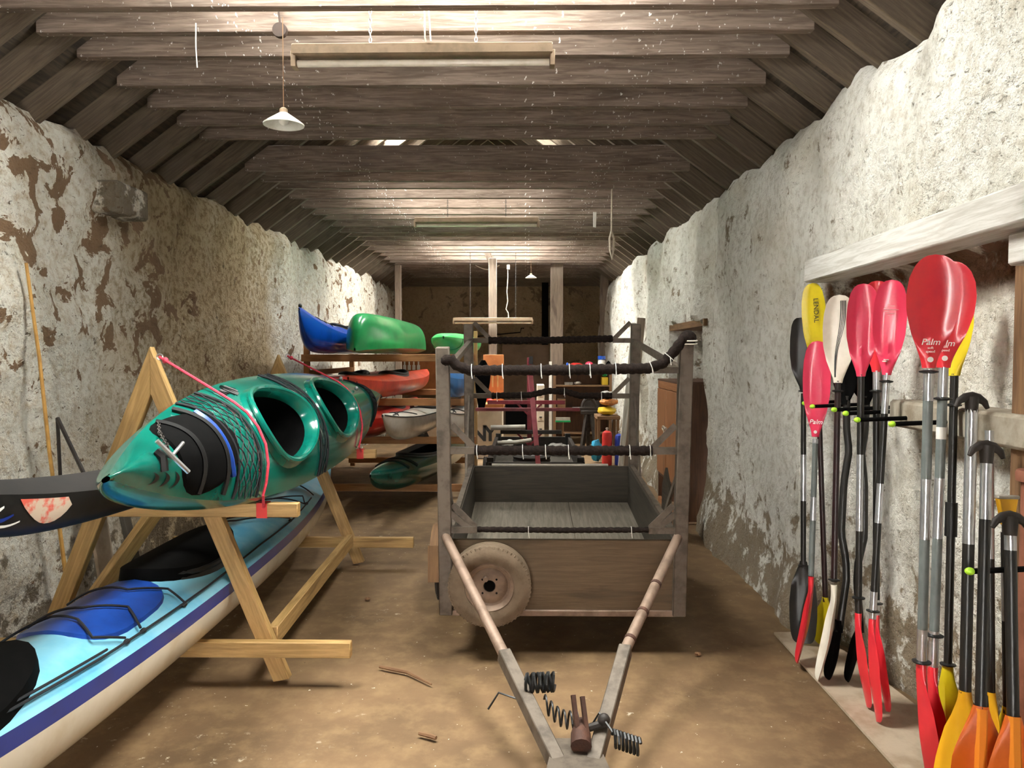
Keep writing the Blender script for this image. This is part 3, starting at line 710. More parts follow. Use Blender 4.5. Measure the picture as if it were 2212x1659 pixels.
# the sky blue and cream double on the lower arms
b3 = Boat(5.5, .515, .25, .10, rise=.10, rocker=.06, p=2.3, q=.85, pd=2.0, stem=10)
BA, BB = V((-1.57, .9, 0)), V((-1.64, 6.4, 0))
bl = thing('kayak', 'sky blue and cream sea kayak with navy stripe, lowest on the pine stand', 'kayak', V(((BA.x + BB.x) / 2, 3.65, .46)), axes(BB - BA, (0, 0, 1)))
boat_mesh(bl, b3, [M['cream']][0], M['sky'], [(-.12, .40, .16, .02), (-1.72, .36, .13, .02)], stripe=M['navy'], stripe_w=.09, tub=.2)
hb = part('hatch_cover', deck_patch(b3, -.86, .30, .18, .012, e=3.2), M['hatchblue'], bl, 'royal blue hatch cover', world=False)
hc = part('cockpit_cover', deck_patch(b3, -.12, .44, .18, .05, e=2.2, edge=0), M['matblack'], bl, 'black cover peaked over the middle cockpit', world=False)
part('cockpit_cover', deck_patch(b3, -1.72, .42, .18, .04, e=2.2, edge=0), M['matblack'], bl, 'black cover over the rear cockpit', world=False)
for pts in ([(-1.12, -.95), (-1.02, -.3), (-1.06, .2), (-1.14, .62), (-1.04, .86)], [(-.92, -.9), (-.95, .0), (-.86, .5), (-.94, .86)], [(-.66, -.9), (-.72, .2), (-.60, .6), (-.62, .9)],
            [(.45, -.85), (.62, .1), (.95, .55), (.9, .84), (.50, .1), (.42, -.8)], [(1.0, -.85), (1.12, .1), (1.42, .66), (1.3, .84), (1.1, 0)], [(1.5, -.8), (1.62, .3), (1.58, .86)],
            [(-2.4, .55), (-1.9, .86), (-1.2, .91), (-.4, .91), (.3, .88)], [(-2.35, .2), (-1.85, .80), (-1.15, .86)], [(-1.75, .74), (-1.70, .94)], [(.3, .88), (.9, .90), (1.5, .86)]):
    part('deck_line', deck_line(b3, [(x, -t) for x, t in pts], .0048, .022, 8), M['darkcord'], bl, world=False)
for x, t in ((-1.04, .88), (-.93, .88), (-.62, .9), (-1.72, .82), (.9, .86), (1.36, .84), (-2.1, .8)):
    mb = MB(); mb.ball(b3.deck(x, -t, .012), (.016, .011, .010)); part('fitting', mb, M['black'], bl, world=False)
# ------------------------------------------------------------------ the box trailer
TILT = radians(5.4)
tr = thing('trailer', 'brown plywood box trailer with padded steel bars, spare wheel on its front', 'trailer', (.183, 3.79, .205), Matrix.Rotation(TILT, 3, 'X'))
TRI = INV[tr.name]
def tloc(p): return (TRI @ (V(p) * UNIT)) / UNIT
XB, LB = .56, 1.67
mb = MB(); mb.box((-XB, 0, .02), (XB, .02, .383)); part('front_board', mb, M['ply'], tr, world=False, bev=.003)
mb = MB(); mb.box((-XB + .01, LB - .02, .03), (XB - .01, LB, .350)); part('rear_board', mb, M['darkply'], tr, world=False, bev=.003)
for s in (-1, 1):
    mb = MB(); mb.prism([(.021, .03), (LB - .021, .03), (LB - .021, .350), (.021, .383)], s * (XB - .018), s * XB, 'x'); part('side_board', mb, M['darkply'], tr, world=False)
    mb = MB(); mb.bar((s * (XB + .004), .02, .392), (s * (XB + .004), LB, .358), .03, .016); part('side_rim', mb, M['galv'], tr, world=False)
mb = MB(); mb.box((-XB + .02, .022, .075), (.12, LB - .022, .09)); mb.box((.124, .022, .075), (XB - .02, LB - .022, .09)); part('bed', mb, M['plyfloor'], tr, world=False)
mb = MB(); mb.box((-XB - .005, -.012, -.008), (XB + .005, .05, .022)); part('front_rail', mb, M['galvbrown'], tr, world=False, bev=.003)
mb = MB(); mb.tube([(-.42, LB - .01, .358), (.02, LB - .01, .356), (.40, LB - .01, .358)], .010, 6); part('rear_trim', mb, M['lightpipe'], tr, world=False)
for (y, top) in ((0, 1.335), (LB, 1.35)):
    for s in (-1, 1):
        tp = top + (.02 if (s > 0 and y == 0) else 0)
        mb = MB(); mb.box((s * .578 - .032, y - .03, -.0), (s * .578 + .032, y + .03, tp)); part('post', mb, M['galv'], tr, world=False, bev=.004)
def wrapped(pts, r, ties, label=None, name='crossbar', core=True, thin=False):
    pts = [V(p) for p in pts]; fine = []
    for a, b in zip(pts, pts[1:]):
        n = max(2, int((b - a).length / .012))
        for i in range(n): fine.append(a.lerp(b, i / n))
    fine.append(pts[-1]); R = [r * (1 + .10 * sin(i * 2.1) + .06 * noise.noise(V((i * .4, r * 50, 0)))) for i in range(len(fine))]
    mb = MB(); mb.tube(fine, R, 12); pd = part(name, mb, M['blackpad'], tr, label, world=False)
    n = len(fine)
    for q in ties:
        i = min(n - 2, max(1, int(q * n))); d = (fine[i + 1] - fine[i]).normalized(); _, sd, u = frame(d); mb = MB()
        mb.tube([fine[i] + (sd * cos(a) + u * sin(a)) * (r * 1.2) for a in [k * pi / 6 for k in range(12)]], .0018, 5, closed=True)
        mb.tube([fine[i] - V((0, r * 1.15, .0)), fine[i] + V((.004, -r * 1.3, -.036))], .002, 5)
        part('cable_tie', mb, M['whiteplastic'], pd, world=False)
def steelbar(a, b, w=.03, h=.02, name='brace', mat='galv'):
    mb = MB(); mb.bar(a, b, w, h); return part(name, mb, M[mat], tr, world=False)
def gusset(x, y, z, s, w=.14, up=1):
    mb = MB(); mb.bar((x, y, z), (x - s * w, y, z), .025, .032); mb.bar((x - s * .02, y - .0, z + up * .125), (x - s * (w - .01), y, z + up * .012), .006, .03); part('bracket', mb, M['galv'], tr, world=False)
for s in (-1, 1):
    for y, zz in ((0, (1.225, .832, .435)), (LB, (1.238, .85))):
        for k, z in enumerate(zz):
            up = -1 if (y == 0 and k == 0) else 1
            if y == 0 and k == 0:
                mb = MB(); mb.bar((s * .56, y, z), (s * .42, y, z), .025, .03); part('bracket', mb, M['galv'], tr, world=False)
            else: gusset(s * .56, y, z, s, up=up)
wrapped([(-.545, -.03, 1.285), (-.51, -.03, 1.25), (-.45, -.03, 1.226), (0, -.03, 1.228), (.40, -.03, 1.236), (.47, -.03, 1.262), (.52, -.03, 1.32), (.555, -.03, 1.37), (.585, -.0, 1.385)], .025, (.1, .22, .37, .48, .56, .66, .8, .88), 'front bar wrapped in black foam, one end curled over the post')
mb = MB(); mb.ball((.585, 0, 1.375), (.042, .045, .04), lump=.12); pk = part('post_wrap', mb, M['blackpad'], tr, world=False)
for z in (1.352, 1.367): 
    mb = MB(); mb.tube([(.585 + .044 * cos(a), .047 * sin(a), z) for a in [k * pi / 8 for k in range(16)]], .0035, 5, closed=True); part('cable_tie', mb, M['whiteplastic'], pk, world=False)
mb = MB(); mb.ball((-.555, -.03, 1.275), (.03, .03, .026), lump=.3); part('bar_knot', mb, M['blackpad'], tr, world=False)
wrapped([(-.43, -.0, .832), (0, 0, .832), (.43, 0, .832)], .024, (.02, .27, .40, .53, .86, .985))
wrapped([(-.42, -.0, .435), (0, -.0, .432), (.42, 0, .436)], .014, (.3, .9))
wrapped([(-.44, LB, 1.238), (0, LB, 1.240), (.42, LB, 1.25)], .024, ())
wrapped([(-.42, LB, .85), (-.15, LB, .855), (-.02, LB, .885), (.1, LB, .88), (.2, LB, .85), (.42, LB, .852)], .022, (.05, .25, .6, .9))
for s in (-1, 1):
    steelbar((s * .56, -.0, 1.225), (s * .56, LB, 1.235), .03, .03, 'side_bar')
    steelbar((s * .575, .02, .77), (s * .575, .42, .385), .012, .028)
    steelbar((s * .575, LB - .02, .85), (s * .575, LB - .38, .36), .012, .028)
    steelbar((s * .555, .0, .52), (s * .44, .0, .425), .012, .03)
# drawbars run from the front posts down to the hitch
TIP = V((.165, 2.50, .10))
hitch = thing
for s, top, mid, end in ((-1, V((-.40, 3.755, .615)), V((-.035, 2.90, .255)), V((.115, 2.52, .115))), (1, V((.755, 3.755, .615)), V((.345, 2.93, .27)), V((.225, 2.52, .115)))):
    mb = MB(); q = top.lerp(mid, .93); mb.tube([top, top.lerp(mid, .5), q], .0225, 14); db = part('drawbar', mb, M['galvbrown'], tr)
    for f in ((.42, .62, .8) if s > 0 else ()):
        c = top.lerp(mid, f); d = (mid - top).normalized(); mb = MB(); mb.tube([c - d * .008, c + d * .008], .025, 14); part('joint_band', mb, M['rust'], db)
    mb = MB(); mb.bar(top.lerp(mid, .86), end, .05, .055); part('channel', mb, M['galv'], tr, bev=.004)
mb = MB(); mb.prism([(.06, 2.40), (.10, 2.66), (.25, 2.66), (.285, 2.40)], .135, .148, 'z'); part('hitch_plate', mb, M['galv'], tr)
hx = V((.20, 2.61, .15)); mb = MB(); mb.tube([hx + V((-.01, -.05, .02)), hx + V((-.008, .0, .04)), hx + V((0, .06, .05))], [.036, .034, .022], 12); cp = part('coupling', mb, M['rust'], tr)
mb = MB(); mb.bar(hx + V((-.02, -.01, .05)), hx + V((-.032, .045, .155)), .014, .02); mb.bar(hx + V((.012, -.01, .05)), hx + V((.0, .045, .15)), .014, .02); part('lever', mb, M['rust'], cp)
mb = MB(); mb.tube([hx + V((.02, .02, .05)), hx + V((.085, .04, .06))], .014, 8); mb.ball(hx + V((.075, .03, .075)), .022); part('clamp', mb, M['iron'], cp)
c0 = V((.0, 2.83, .27)); mb = MB(); d = V((.11, -.02, .015)); n = 90
mb.tube([c0 + d * (i / n) + V((.004 * sin(i), .03 * cos(i * 2 * pi / 9), .034 * sin(i * 2 * pi / 9))) for i in range(n)], .0055, 5)
e0 = c0 + V((.07, -.06, -.045)); e1 = hx + V((.0, .07, .06)); n = 72
mb.tube([e0.lerp(e1, i / n) + V((.0, .026 * cos(i * 2 * pi / 12), .03 * sin(i * 2 * pi / 12) - .03 * sin(pi * i / n))) for i in range(n)], .0042, 5)
mb.tube([c0 + V((-.01, 0, -.03)), c0 + V((-.03, .0, -.06)), c0 + V((-.1, .03, -.05)), c0 + V((-.14, .02, -.11))], .004, 5); part('coiled_cable', mb, M['black'], tr)
g0 = hx + V((.10, -.03, .04)); n = 60; mb = MB()
mb.tube([hx + V((.03, .03, .05)), hx + V((.06, .05, .09)), g0 + V((0, 0, .02))], .0045, 5)
mb.tube([g0 + V((.09, -.02, -.02)) * (i / n) + V((0, .026 * cos(i * 2 * pi / 8), .03 * sin(i * 2 * pi / 8))) for i in range(n)], .0055, 5); part('coiled_cable', mb, M['black'], tr)
# wheels
def wheel_parts(root, M4, R, wd, tyre, rimm, holes=True, world=False):
    prof = [(R * .60, -wd * .42), (R * .72, -wd * .5), (R * .90, -wd * .5), (R * .965, -wd * .42)]
    for k in range(7): z = wd * (-.36 + .72 * k / 6); prof += [(R * (1.0 if k % 2 == 0 else .975), z - .004), (R * (1.0 if k % 2 == 0 else .975), z + .004)]
    prof += [(R * .965, wd * .42), (R * .90, wd * .5), (R * .72, wd * .5), (R * .60, wd * .42), (R * .6, -wd * .42)]
    mb = MB(); mb.lathe(prof, M4, 56); n0 = len(mb.v)
    for k in range(56):                                               # shoulder lugs
        a = 2 * pi * k / 56
        mb.bar(M4 @ V((R * .955 * cos(a), R * .955 * sin(a), wd * .40)), M4 @ V((R * 1.003 * cos(a), R * 1.003 * sin(a), wd * .36)), R * .05, R * .045)
    ty = part('tyre', mb, tyre, root, world=world)
    prof = [(R * .60, wd * .40), (R * .585, wd * .44), (R * .55, wd * .40), (R * .50, wd * .20), (R * .44, wd * .16), (R * .40, wd * .22), (R * .30, wd * .26), (R * .15, wd * .24), (R * .13, wd * .16)]
    mb = MB(); mb.lathe(prof, M4, 48); rm = part('rim', mb, rimm, root, world=world)
    if holes:
        mb = MB()
        for k in range(4):
            a = pi / 4 + k * pi / 2; c = M4 @ V((R * .24 * cos(a), R * .24 * sin(a), wd * .268)); c2 = M4 @ V((R * .24 * cos(a), R * .24 * sin(a), wd * .20)); mb.tube([c2, c], R * .026, 8)
        mb.tube([M4 @ V((0, 0, wd * .10)), M4 @ V((0, 0, wd * .252))], R * .135, 16); part('hub_hole', mb, M['matblack'], rm, world=world)
        mb = MB(); mb.tube([M4 @ V((-R * .09, R * .19, wd * .22)), M4 @ V((-R * .09, R * .19, wd * .42))], [R * .08, R * .055], 12); part('stub', mb, rimm, rm, world=world)
sw = bpy.data.objects.new('spare_wheel', None); COL.objects.link(sw); sw.parent = tr; INV[sw.name] = INV[tr.name]
c = at(1058, 1262, 3.70); wheel_parts(sw, Matrix.Translation(c) @ Matrix.Rotation(pi / 2 + radians(4), 4, 'X'), .2, .11, M['rubber'], M['rim'], world=True)
for s in (-1, 1):
    rw = bpy.data.objects.new('road_wheel', None); COL.objects.link(rw); rw.parent = tr; INV[rw.name] = INV[tr.name]
    c = tloc((.183 + s * .665, 4.62, .222)); wheel_parts(rw, Matrix.Translation(c) @ Matrix.Rotation(s * pi / 2, 4, 'Y'), .205, .10, M['rubberdark'], M['rim'], holes=False)
    P = []
    for i in range(9):
        a = radians(8 + i * 20.5); P.append([c + V((dx, .25 * cos(a), .245 * sin(a))) for dx in (-.075, .075)])
    Q = [[p + V((0, 0, .006)) for p in r] for r in P]; mb = MB(); mb.grid(P); mb.grid(Q)
    if s < 0:
        a0 = c + V((0, -.26, .02)); mb.bar(a0 + V((0, 0, .19)), a0 + V((0, -.02, -.02)), .15, .008, up=(0, 1, 0))
    part('mudguard', mb, M['oldwood'], tr, world=False)
mb = MB(); a, b = tloc((-.44, 4.62, .205)), tloc((.81, 4.62, .205)); mb.tube([a, b], .02, 8); part('axle', mb, M['iron'], tr, world=False)

# ------------------------------------------------------------------ long kayak rack of timber with its boats
RK = 8.0
rk = thing('kayak_rack', 'timber rack of four shelves by the far part of the kayak-side wall', 'kayak rack', (-1.45, RK, 0))
LV = (1.46, 1.00, .60, .10)
for k, z in enumerate(LV):
    for y in (RK, RK + 2.1):
        xl, xr = (-2.34, -.515)
        if k == 3: xr = -.53
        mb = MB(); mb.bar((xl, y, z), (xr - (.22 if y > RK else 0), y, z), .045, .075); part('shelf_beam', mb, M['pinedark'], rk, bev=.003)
for y in (RK + .05, RK + 2.15):
    for x in (-2.3, -.50) if y < RK + 1 else (-2.3,):
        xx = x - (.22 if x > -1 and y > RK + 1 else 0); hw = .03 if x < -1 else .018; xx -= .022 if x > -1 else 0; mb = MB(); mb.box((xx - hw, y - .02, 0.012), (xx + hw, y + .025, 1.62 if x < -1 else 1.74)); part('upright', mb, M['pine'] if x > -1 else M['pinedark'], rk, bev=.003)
for x in (-2.3,):
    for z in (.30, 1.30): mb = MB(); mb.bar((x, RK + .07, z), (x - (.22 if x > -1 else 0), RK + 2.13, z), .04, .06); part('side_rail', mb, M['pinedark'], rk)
def racked(px, py, d, L, B, dep, crown, hullm, deckm, label, axis=(0.04, 1, 0), inv=False, cockpits=((.1, .36, .12, .02),), shelf=None, **kw):
    """a boat whose near tip is seen at (px, py); it runs back over the rack"""
    b = Boat(L, B, dep, crown, **kw); ax = V(axis).normalized(); tip = at(px, py, d)
    up = V((0, 0, -1)) if inv else V((0, 0, 1)); c = tip + ax * L / 2
    z = c.z if shelf is None else (shelf + .040 + (dep if not inv else crown + .012)); c.z = z
    t = thing('kayak', label, 'kayak', c, axes(-ax, up)); boat_mesh(t, b, hullm, deckm, cockpits, ns=50); t['_L'] = L
    del t['_L']; return t, b
t, b = racked(646, 690, 6.95, 3.4, .40, .20, .09, M['blueplastic'], M['blueplastic'], 'bright blue kayak with upswept bow on the top shelf of the rack', (0, 1, 0), shelf=LV[0], rise=.17, rocker=.04, stem=9)
for pts in ([(1.3, -.7), (1.2, 0), (1.25, .7)], [(1.15, -.7), (1.05, 0), (1.1, .7)], [(.95, -.75), (.9, 0), (.93, .75)]): part('deck_line', deck_line(b, pts), M['darkcord'], t, world=False)
mb = MB(); mb.ball(b.deck(1.66, 0, .012), (.03, .016, .022)); part('bow_toggle', mb, M['black'], t, world=False)
t, b = racked(766, 730, 6.95, 4.0, .56, .34, .05, M['green'], M['green'], 'grass green canoe lying upside down on the top shelf of the rack', (-.0, 1, 0), inv=True, cockpits=(), shelf=LV[0], rise=.02, rocker=.02, stem=26, p=2.6, q=.6)
t.name = 'canoe'; t['category'] = 'canoe'
t, b = racked(958, 742, 7.3, 2.8, .38, .14, .07, M['lime'], M['lime'], 'light green kayak with blunt end on the right of the rack top', (.02, 1, 0), cockpits=(), shelf=LV[0], rise=.02, p=5, q=.5, stem=8, pd=4)
mb = MB(); mb.tube([b.hull(1.12, -1 + i / 8) * 1.0 + V((0, 0, 0)) for i in range(17)], .006, 5); part('strap', mb, M['green'], t, world=False)
t, b = racked(652, 800, 7.2, 3.6, .38, .15, .08, M['redhull'], M['redhull'], 'dark red kayak at the wall end of the second shelf', (.07, 1, 0), shelf=LV[1], rise=.06)
t, b = racked(752, 815, 7.0, 3.7, .42, .17, .07, M['orangehull'], M['orangehull'], 'orange-red kayak with toggle loop on the second shelf', (.07, 1, 0), shelf=LV[1], rise=.06, stem=7)
mb = MB(); mb.tube([b.hull(1.78, .7) + V((.004, .01, 0)), b.hull(1.76, .5) + V((.0, .012, -.02)), b.hull(1.72, .6) + V((0, .014, -.02)), b.hull(1.74, .85) + V((0, .012, 0))], .004, 5); part('toggle_loop', mb, M['darkcord'], t, world=False)
t, b = racked(968, 835, 7.3, 3.2, .32, .19, .08, M['bluehull2'], M['bluehull2'], 'mid blue kayak at the outer end of the second shelf', (.0, 1, 0), shelf=LV[1], rise=.04, stem=8)
t, b = racked(770, 905, 7.2, 3.6, .38, .2, .08, M['redhull'], M['redhull'], 'dark red kayak behind the stern of the teal one, third shelf', (.02, 1, 0), shelf=LV[2], rise=.03)
for px, lb in ((826, 'off-white kayak with black lines, pointing out of the third shelf'), (966, 'second off-white kayak, half hidden by the trailer post')):
    t, b = racked(px, 890, 6.75 if px < 900 else 7.1, 3.7, .40 if px < 900 else .33, .22, .05, M['whitehull'], M['whitehull'], lb, (.06, 1, 0) if px < 900 else (0, 1, 0), shelf=LV[2], rise=.08, rocker=.03, stem=5, p=1.8, q=1.0, cockpits=((-.1, .36, .12, .02),))
    for s in (-1, 1):
        mb = MB(); mb.tube([b.deck(x, s * .99, .004) for x in [-1.8 + i * .18 for i in range(21)]], .006, 5); part('seam', mb, M['black'], t, world=False)
    for pts in ([(1.6, .8), (1.2, 0), (.9, .8)], [(1.6, -.8), (1.2, .1), (.9, -.8)], [(1.5, -.8), (1.45, .8)]): part('deck_line', deck_line(b, pts, .005), M['darkcord'], t, world=False)
    mb = MB(); mb.prism([(.32, .08), (.42, .08), (.46, .15), (.44, .165)], -.012, .012); part('skeg_fin', mb, M['whitehull'], t, world=False)
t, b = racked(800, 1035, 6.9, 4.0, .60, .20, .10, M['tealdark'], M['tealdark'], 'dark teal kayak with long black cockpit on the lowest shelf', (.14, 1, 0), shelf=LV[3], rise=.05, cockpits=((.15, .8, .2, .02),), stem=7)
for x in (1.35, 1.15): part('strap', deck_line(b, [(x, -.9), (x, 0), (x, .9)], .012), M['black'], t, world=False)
# ------------------------------------------------------------------ paddles on the right wall
EURO = [(0, .0), (.012, .30), (.04, .52), (.10, .74), (.2, .92), (.34, 1.0), (.5, .95), (.68, .74), (.82, .48), (.93, .30), (1, .25)]
TOUR = [(0, .0), (.012, .34), (.04, .58), (.1, .78), (.22, .94), (.38, 1.0), (.58, .95), (.75, .74), (.87, .48), (.95, .32), (1, .27)]
CANOE = [(0, .0), (.012, .62), (.04, .80), (.12, .93), (.3, 1.0), (.55, .97), (.76, .78), (.9, .42), (.97, .24), (1, .2)]
SQUARE = [(0, .0), (.01, .5), (.04, .72), (.12, .88), (.3, .98), (.5, 1.0), (.72, .86), (.87, .52), (.96, .30), (1, .26)]
def blade_mesh(L, Wd, th, prof, z0, sgn, r=.0145, curve=.035, asym=0.0, side=1, path=None, rib=.5):
    """z0: height of the neck, sgn +1 blade above it, -1 below; th: heading of its face"""
    n = V((-sin(th), -cos(th), 0)) * side; w = V((cos(th), -sin(th), 0)); P = []; N = 26
    for i in range(N + 1):
        u = (i / N) ** 1.35; hw = max(interp(prof, u) * Wd / 2, .0008); z = z0 + sgn * L * (1 - u)
        nk = smooth(.62, 1, u); off = curve * (1 - u) ** 1.6 - .15 * curve * sin(pi * u); cx = asym * Wd * (1 - u) * sin(pi * min(1, u * 1.2)) 
        c = V((0, 0, z)) + n * off + w * cx; ring = []
        for k in range(20):
            q = 2 * pi * k / 20; t = cos(q); hw2 = max(hw, r * nk)
            thick = (.0032 + (r - .0032) * nk) ; ridge = rib * r * max(0, 1 - abs(t) * 4.5) * smooth(.05, .5, u) * (1 - nk)
            dish = .020 * Wd / .15 * (t * t) * (1 - nk) * (hw / (Wd / 2))
            y = thick * sin(q) * (1 if nk > .5 else (1 - .4 * abs(t))) + math.copysign(ridge, sin(q)) - 0
            ring.append(c + w * (t * hw2) + n * (y + dish))
        P.append(ring)
    mb = MB(); o = mb.grid(P, cv=True); return mb, n, w
def paddle(label, bot, top, segs, nb, nt, blade, wid, prof, mat, ytop, ybot, rings=(), name='paddle', cat='paddle', group=None, r=.0135, curve=.04, asym=0.0, topside=1, botside=1, grip=None, bend=None, matb=None, zb=.022, dt=None, lb=None, widb=None):
    """bot, top: pixels of the two ends (bot on the floor board); segs: shaft colours by pixel row; nb, nt: rows of the two necks"""
    B = on_floor(bot[0], bot[1], zb); T = at(top[0], top[1], dt if dt else B.y + .12)
    L = (T - B).length; z = (T - B) / L; x = V((1, 0, 0)); x = (x - z * x.dot(z)).normalized(); rot = Matrix((x, z.cross(x), z)).transposed()
    t = thing(name, label, cat, B, rot, group)
    f = lambda y: L * (bot[1] - y) / (bot[1] - top[1])
    zb_, zt = f(nb), f(nt) if nt is not None else L
    pth = (lambda zz: V((0, 0, zz))) if not bend else (lambda zz: V((interp(bend, zz / L), 0, zz)))
    for (y0, y1, m_) in segs:
        a, b = f(y1), f(y0); n = 2 if not bend else 28
        mb = MB(); mb.tube([pth(a + (b - a) * i / n) for i in range(n + 1)], r * (1.0 if m_ != 'alu' else 1.02), 14)
        part('shaft' if m_ != 'alu' else 'shaft_sleeve', mb, M[m_], t, {'alu': 'bare aluminium length of shaft'}.get(m_), world=False)
    lift = lambda z: curve * ((z - zt) / (L - zt)) ** 1.6 - .15 * curve * sin(pi * (1 - (z - zt) / (L - zt))) + .0075 if nt is not None and zt < z < L else .016
    f_ = f
    def f(y): return f_(y)
    f.lift = lift
    out = []
    if nt is not None and blade:
        mb, n, w = blade_mesh(L - zt + .004, wid, ytop, prof, zt, 1, r, curve, asym, topside)
        out.append((part('blade', mb, mat, t, world=False), n, w))
    mb, n, w = blade_mesh(zb_, widb or wid, ybot, prof, zb_, -1, r, curve, asym, botside)
    out.append((part('blade', mb, matb or mat, t, world=False), n, w))
    for y in rings:
        zz = f(y); mb = MB(); p = pth(zz); mb.lathe([(r, -.006), (r * 1.9, -.002), (r * 1.95, .002), (r, .006)], Matrix.Translation(p), 20); part('drip_ring', mb, M['black'], t, world=False)
    if grip:
        mb = MB(); g = .047
        mb.tube([V((-g, 0, L - .012)), V((-g * .8, 0, L + .006)), V((-g * .4, 0, L + .018)), V((0, 0, L + .022)), V((g * .4, 0, L + .018)), V((g * .8, 0, L + .006)), V((g, 0, L - .012))], [.006, .010, .013, .014, .013, .010, .006], 10)
        mb.tube([(0, 0, L - .03), (0, 0, L + .02)], [.016, .02], 10); part('grip', mb, M[grip], t, world=False)
    return t, out, f
def mark(body, p, z, out, size, dx=0, vertical=False, shear=0, mat='white', lift=.012):
    """lettering on the camera side of a blade"""
    bl, n, w = out; z_ = V((0, 0, 1))
    X, Y = (-z_, w) if vertical else (w, z_)
    m = Matrix((X, Y, n)).transposed().to_4x4(); m.translation = V((0, 0, z)) + n * lift + w * dx
    return text(body, 'lettering', M[mat], bl, m, size, shear=shear)
FACE = .35
t, o, f = paddle('all-black paddle with squared blades, first in the row beside bare white wall', (1735, 1388), (1736, 688), [(852, 985, 'blackshaft'), (985, 1085, 'alu'), (1085, 1230, 'blackshaft')], 1215, 845, True, .135, SQUARE, M['blackshaft'], FACE, FACE, (847, 1224), dt=4.05, curve=.02)
t, o, f = paddle('yellow-bladed paddle standing between the black one and the wall', (1786, 1392), (1760, 614), [(815, 1300, 'maroonshaft')], 1290, 795, True, .125, TOUR, M['yellowblade'], .7, 1.2, (), dt=3.98, curve=.03, r=.013)
mark('LENDAL', t, f(672), o[0], .034, .012, True, mat='black', lift=f.lift(f(650)) + .004)
t, o, f = paddle('short pinkish red paddle leaning lower than its neighbours', (1746, 1436), (1768, 742), [(965, 955, 'alu'), (955, 1082, 'greyshaft'), (1082, 1132, 'alu'), (1132, 1250, 'greyshaft')], 1252, 950, True, .13, TOUR, M['pinkblade'], .45, 1.75, (), dt=3.86, curve=.05, matb=M['redblade'])
mark('Palm', t, f(918), o[0], .032, 0, shear=.25)
mb = MB(); n_, w_ = o[0][1], o[0][2]; c = V((0, 0, f(940))) + n_ * .0155; mb.lathe([(.0004, .001), (.008, .001), (.008, -.002)], Matrix.Translation(c) @ n_.to_track_quat('Z', 'Y').to_matrix().to_4x4(), 16); part('dot_mark', mb, M['white'], o[0][0], world=False)
t, o, f = paddle('cream-bladed paddle with black wavy stripe, dark maroon shaft', (1797, 1474), (1814, 644), [(828, 1262, 'maroonshaft')], 1268, 832, True, .14, TOUR, M['creamblade'], .4, 1.75, (850, 1258), dt=3.62, curve=.06)
mb = MB(); n_, w_ = o[0][1], o[0][2]
for k in range(4):
    P = []
    for i in range(24):
        q = i / 23; z_ = f(655 + 165 * q); wv = .016 - .030 * q + .006 * sin(q * 6.5) + (k - 1.5) * .0065 * (1 - .75 * smooth(.2, .9, q)); hw = .0022 * (1 - .55 * q)
        c = V((0, 0, z_)) + n_ * (f.lift(z_) + .004) + w_ * wv; P.append([c - w_ * hw + V((0, 0, -hw)), c + w_ * hw + V((0, 0, hw))])
    mb.grid(P)
part('wavy_stripe', mb, M['black'], o[0][0], world=False)
BEND = [(0, .0), (.12, .0), (.2, .012), (.30, .03), (.36, .026), (.44, -.0), (.6, .006), (.66, .018), (.70, .026), (.76, .012), (.84, .008), (1, .008)]
BEND2 = [(x, -v * .9 + .012) for x, v in BEND]
t, o, f = paddle('black crank-shafted paddle, nearer the cream one', (1808, 1470), (1828, 770), [(860, 1370, 'blackshaft')], 1345, 880, True, .11, TOUR, M['matblack'], .5, 1.5, (), dt=3.70, bend=BEND, r=.0165)
t, o, f = paddle('second black crank-shafted paddle, closer to the red trio', (1852, 1476), (1872, 775), [(860, 1370, 'blackshaft')], 1345, 880, True, .13, TOUR, M['matblack'], .9, 1.7, (), dt=3.66, bend=BEND2, r=.0165)
t, o, f = paddle('red paddle with black shaft and one long bare aluminium length, front of the red trio', (1852, 1526), (1862, 617), [(808, 980, 'blackshaft'), (980, 1145, 'alu'), (1145, 1325, 'blackshaft')], 1322, 812, True, .125, TOUR, M['pinkblade'], .28, 1.75, (1290,), dt=3.24, botside=-1, curve=.04, matb=M['redblade'])
t, o, f = paddle('red paddle mostly hidden between the other two of the red trio', (1893, 1535), (1893, 612), [(805, 850, 'alu'), (850, 1300, 'blackshaft'), (1300, 1335, 'alu')], 1332, 808, True, .125, TOUR, M['redblade'], .35, 1.75, (850, 1308), dt=3.32, botside=-1, curve=.04)
t, o, f = paddle('red paddle tilting towards the sill, with a pale diamond badge on its blade', (1872, 1556), (1927, 610), [(808, 896, 'alu'), (896, 1047, 'blackshaft'), (1047, 1132, 'alu'), (1132, 1280, 'blackshaft'), (1280, 1340, 'alu')], 1338, 812, True, .125, TOUR, M['pinkblade'], .45, 1.75, (826, 1322), dt=3.18, botside=-1, curve=.04, matb=M['redblade'])
mb = MB(); n_, w_ = o[0][1], o[0][2]
for k in range(9):
    a = (k - 4) / 4 * .030; hh = .031 - abs(a); z_ = f(672) + a
    if hh > .002: mb.tube([V((0, 0, z_)) + n_ * (f.lift(z_) + .0065) + w_ * (hh * q) for q in ((-1, -.15) if k % 2 else (-.8, .2, 1))], .0013, 4)
part('diamond_badge', mb, plain('faded_print', 'eaa0a4', None, rough=.5), o[0][0], world=False)
mb = MB(); c = V((0, 0, f(783))) + n_ * .016; mb.box(c + w_ * -.02 + V((0, -.001, -.002)), c + w_ * .0 + V((0, .001, .002))); mb.box(c + w_ * -.015 + V((0, -.001, .005)), c + w_ * .006 + V((0, .001, .009))); part('small_print', mb, M['white'], o[0][0], world=False)
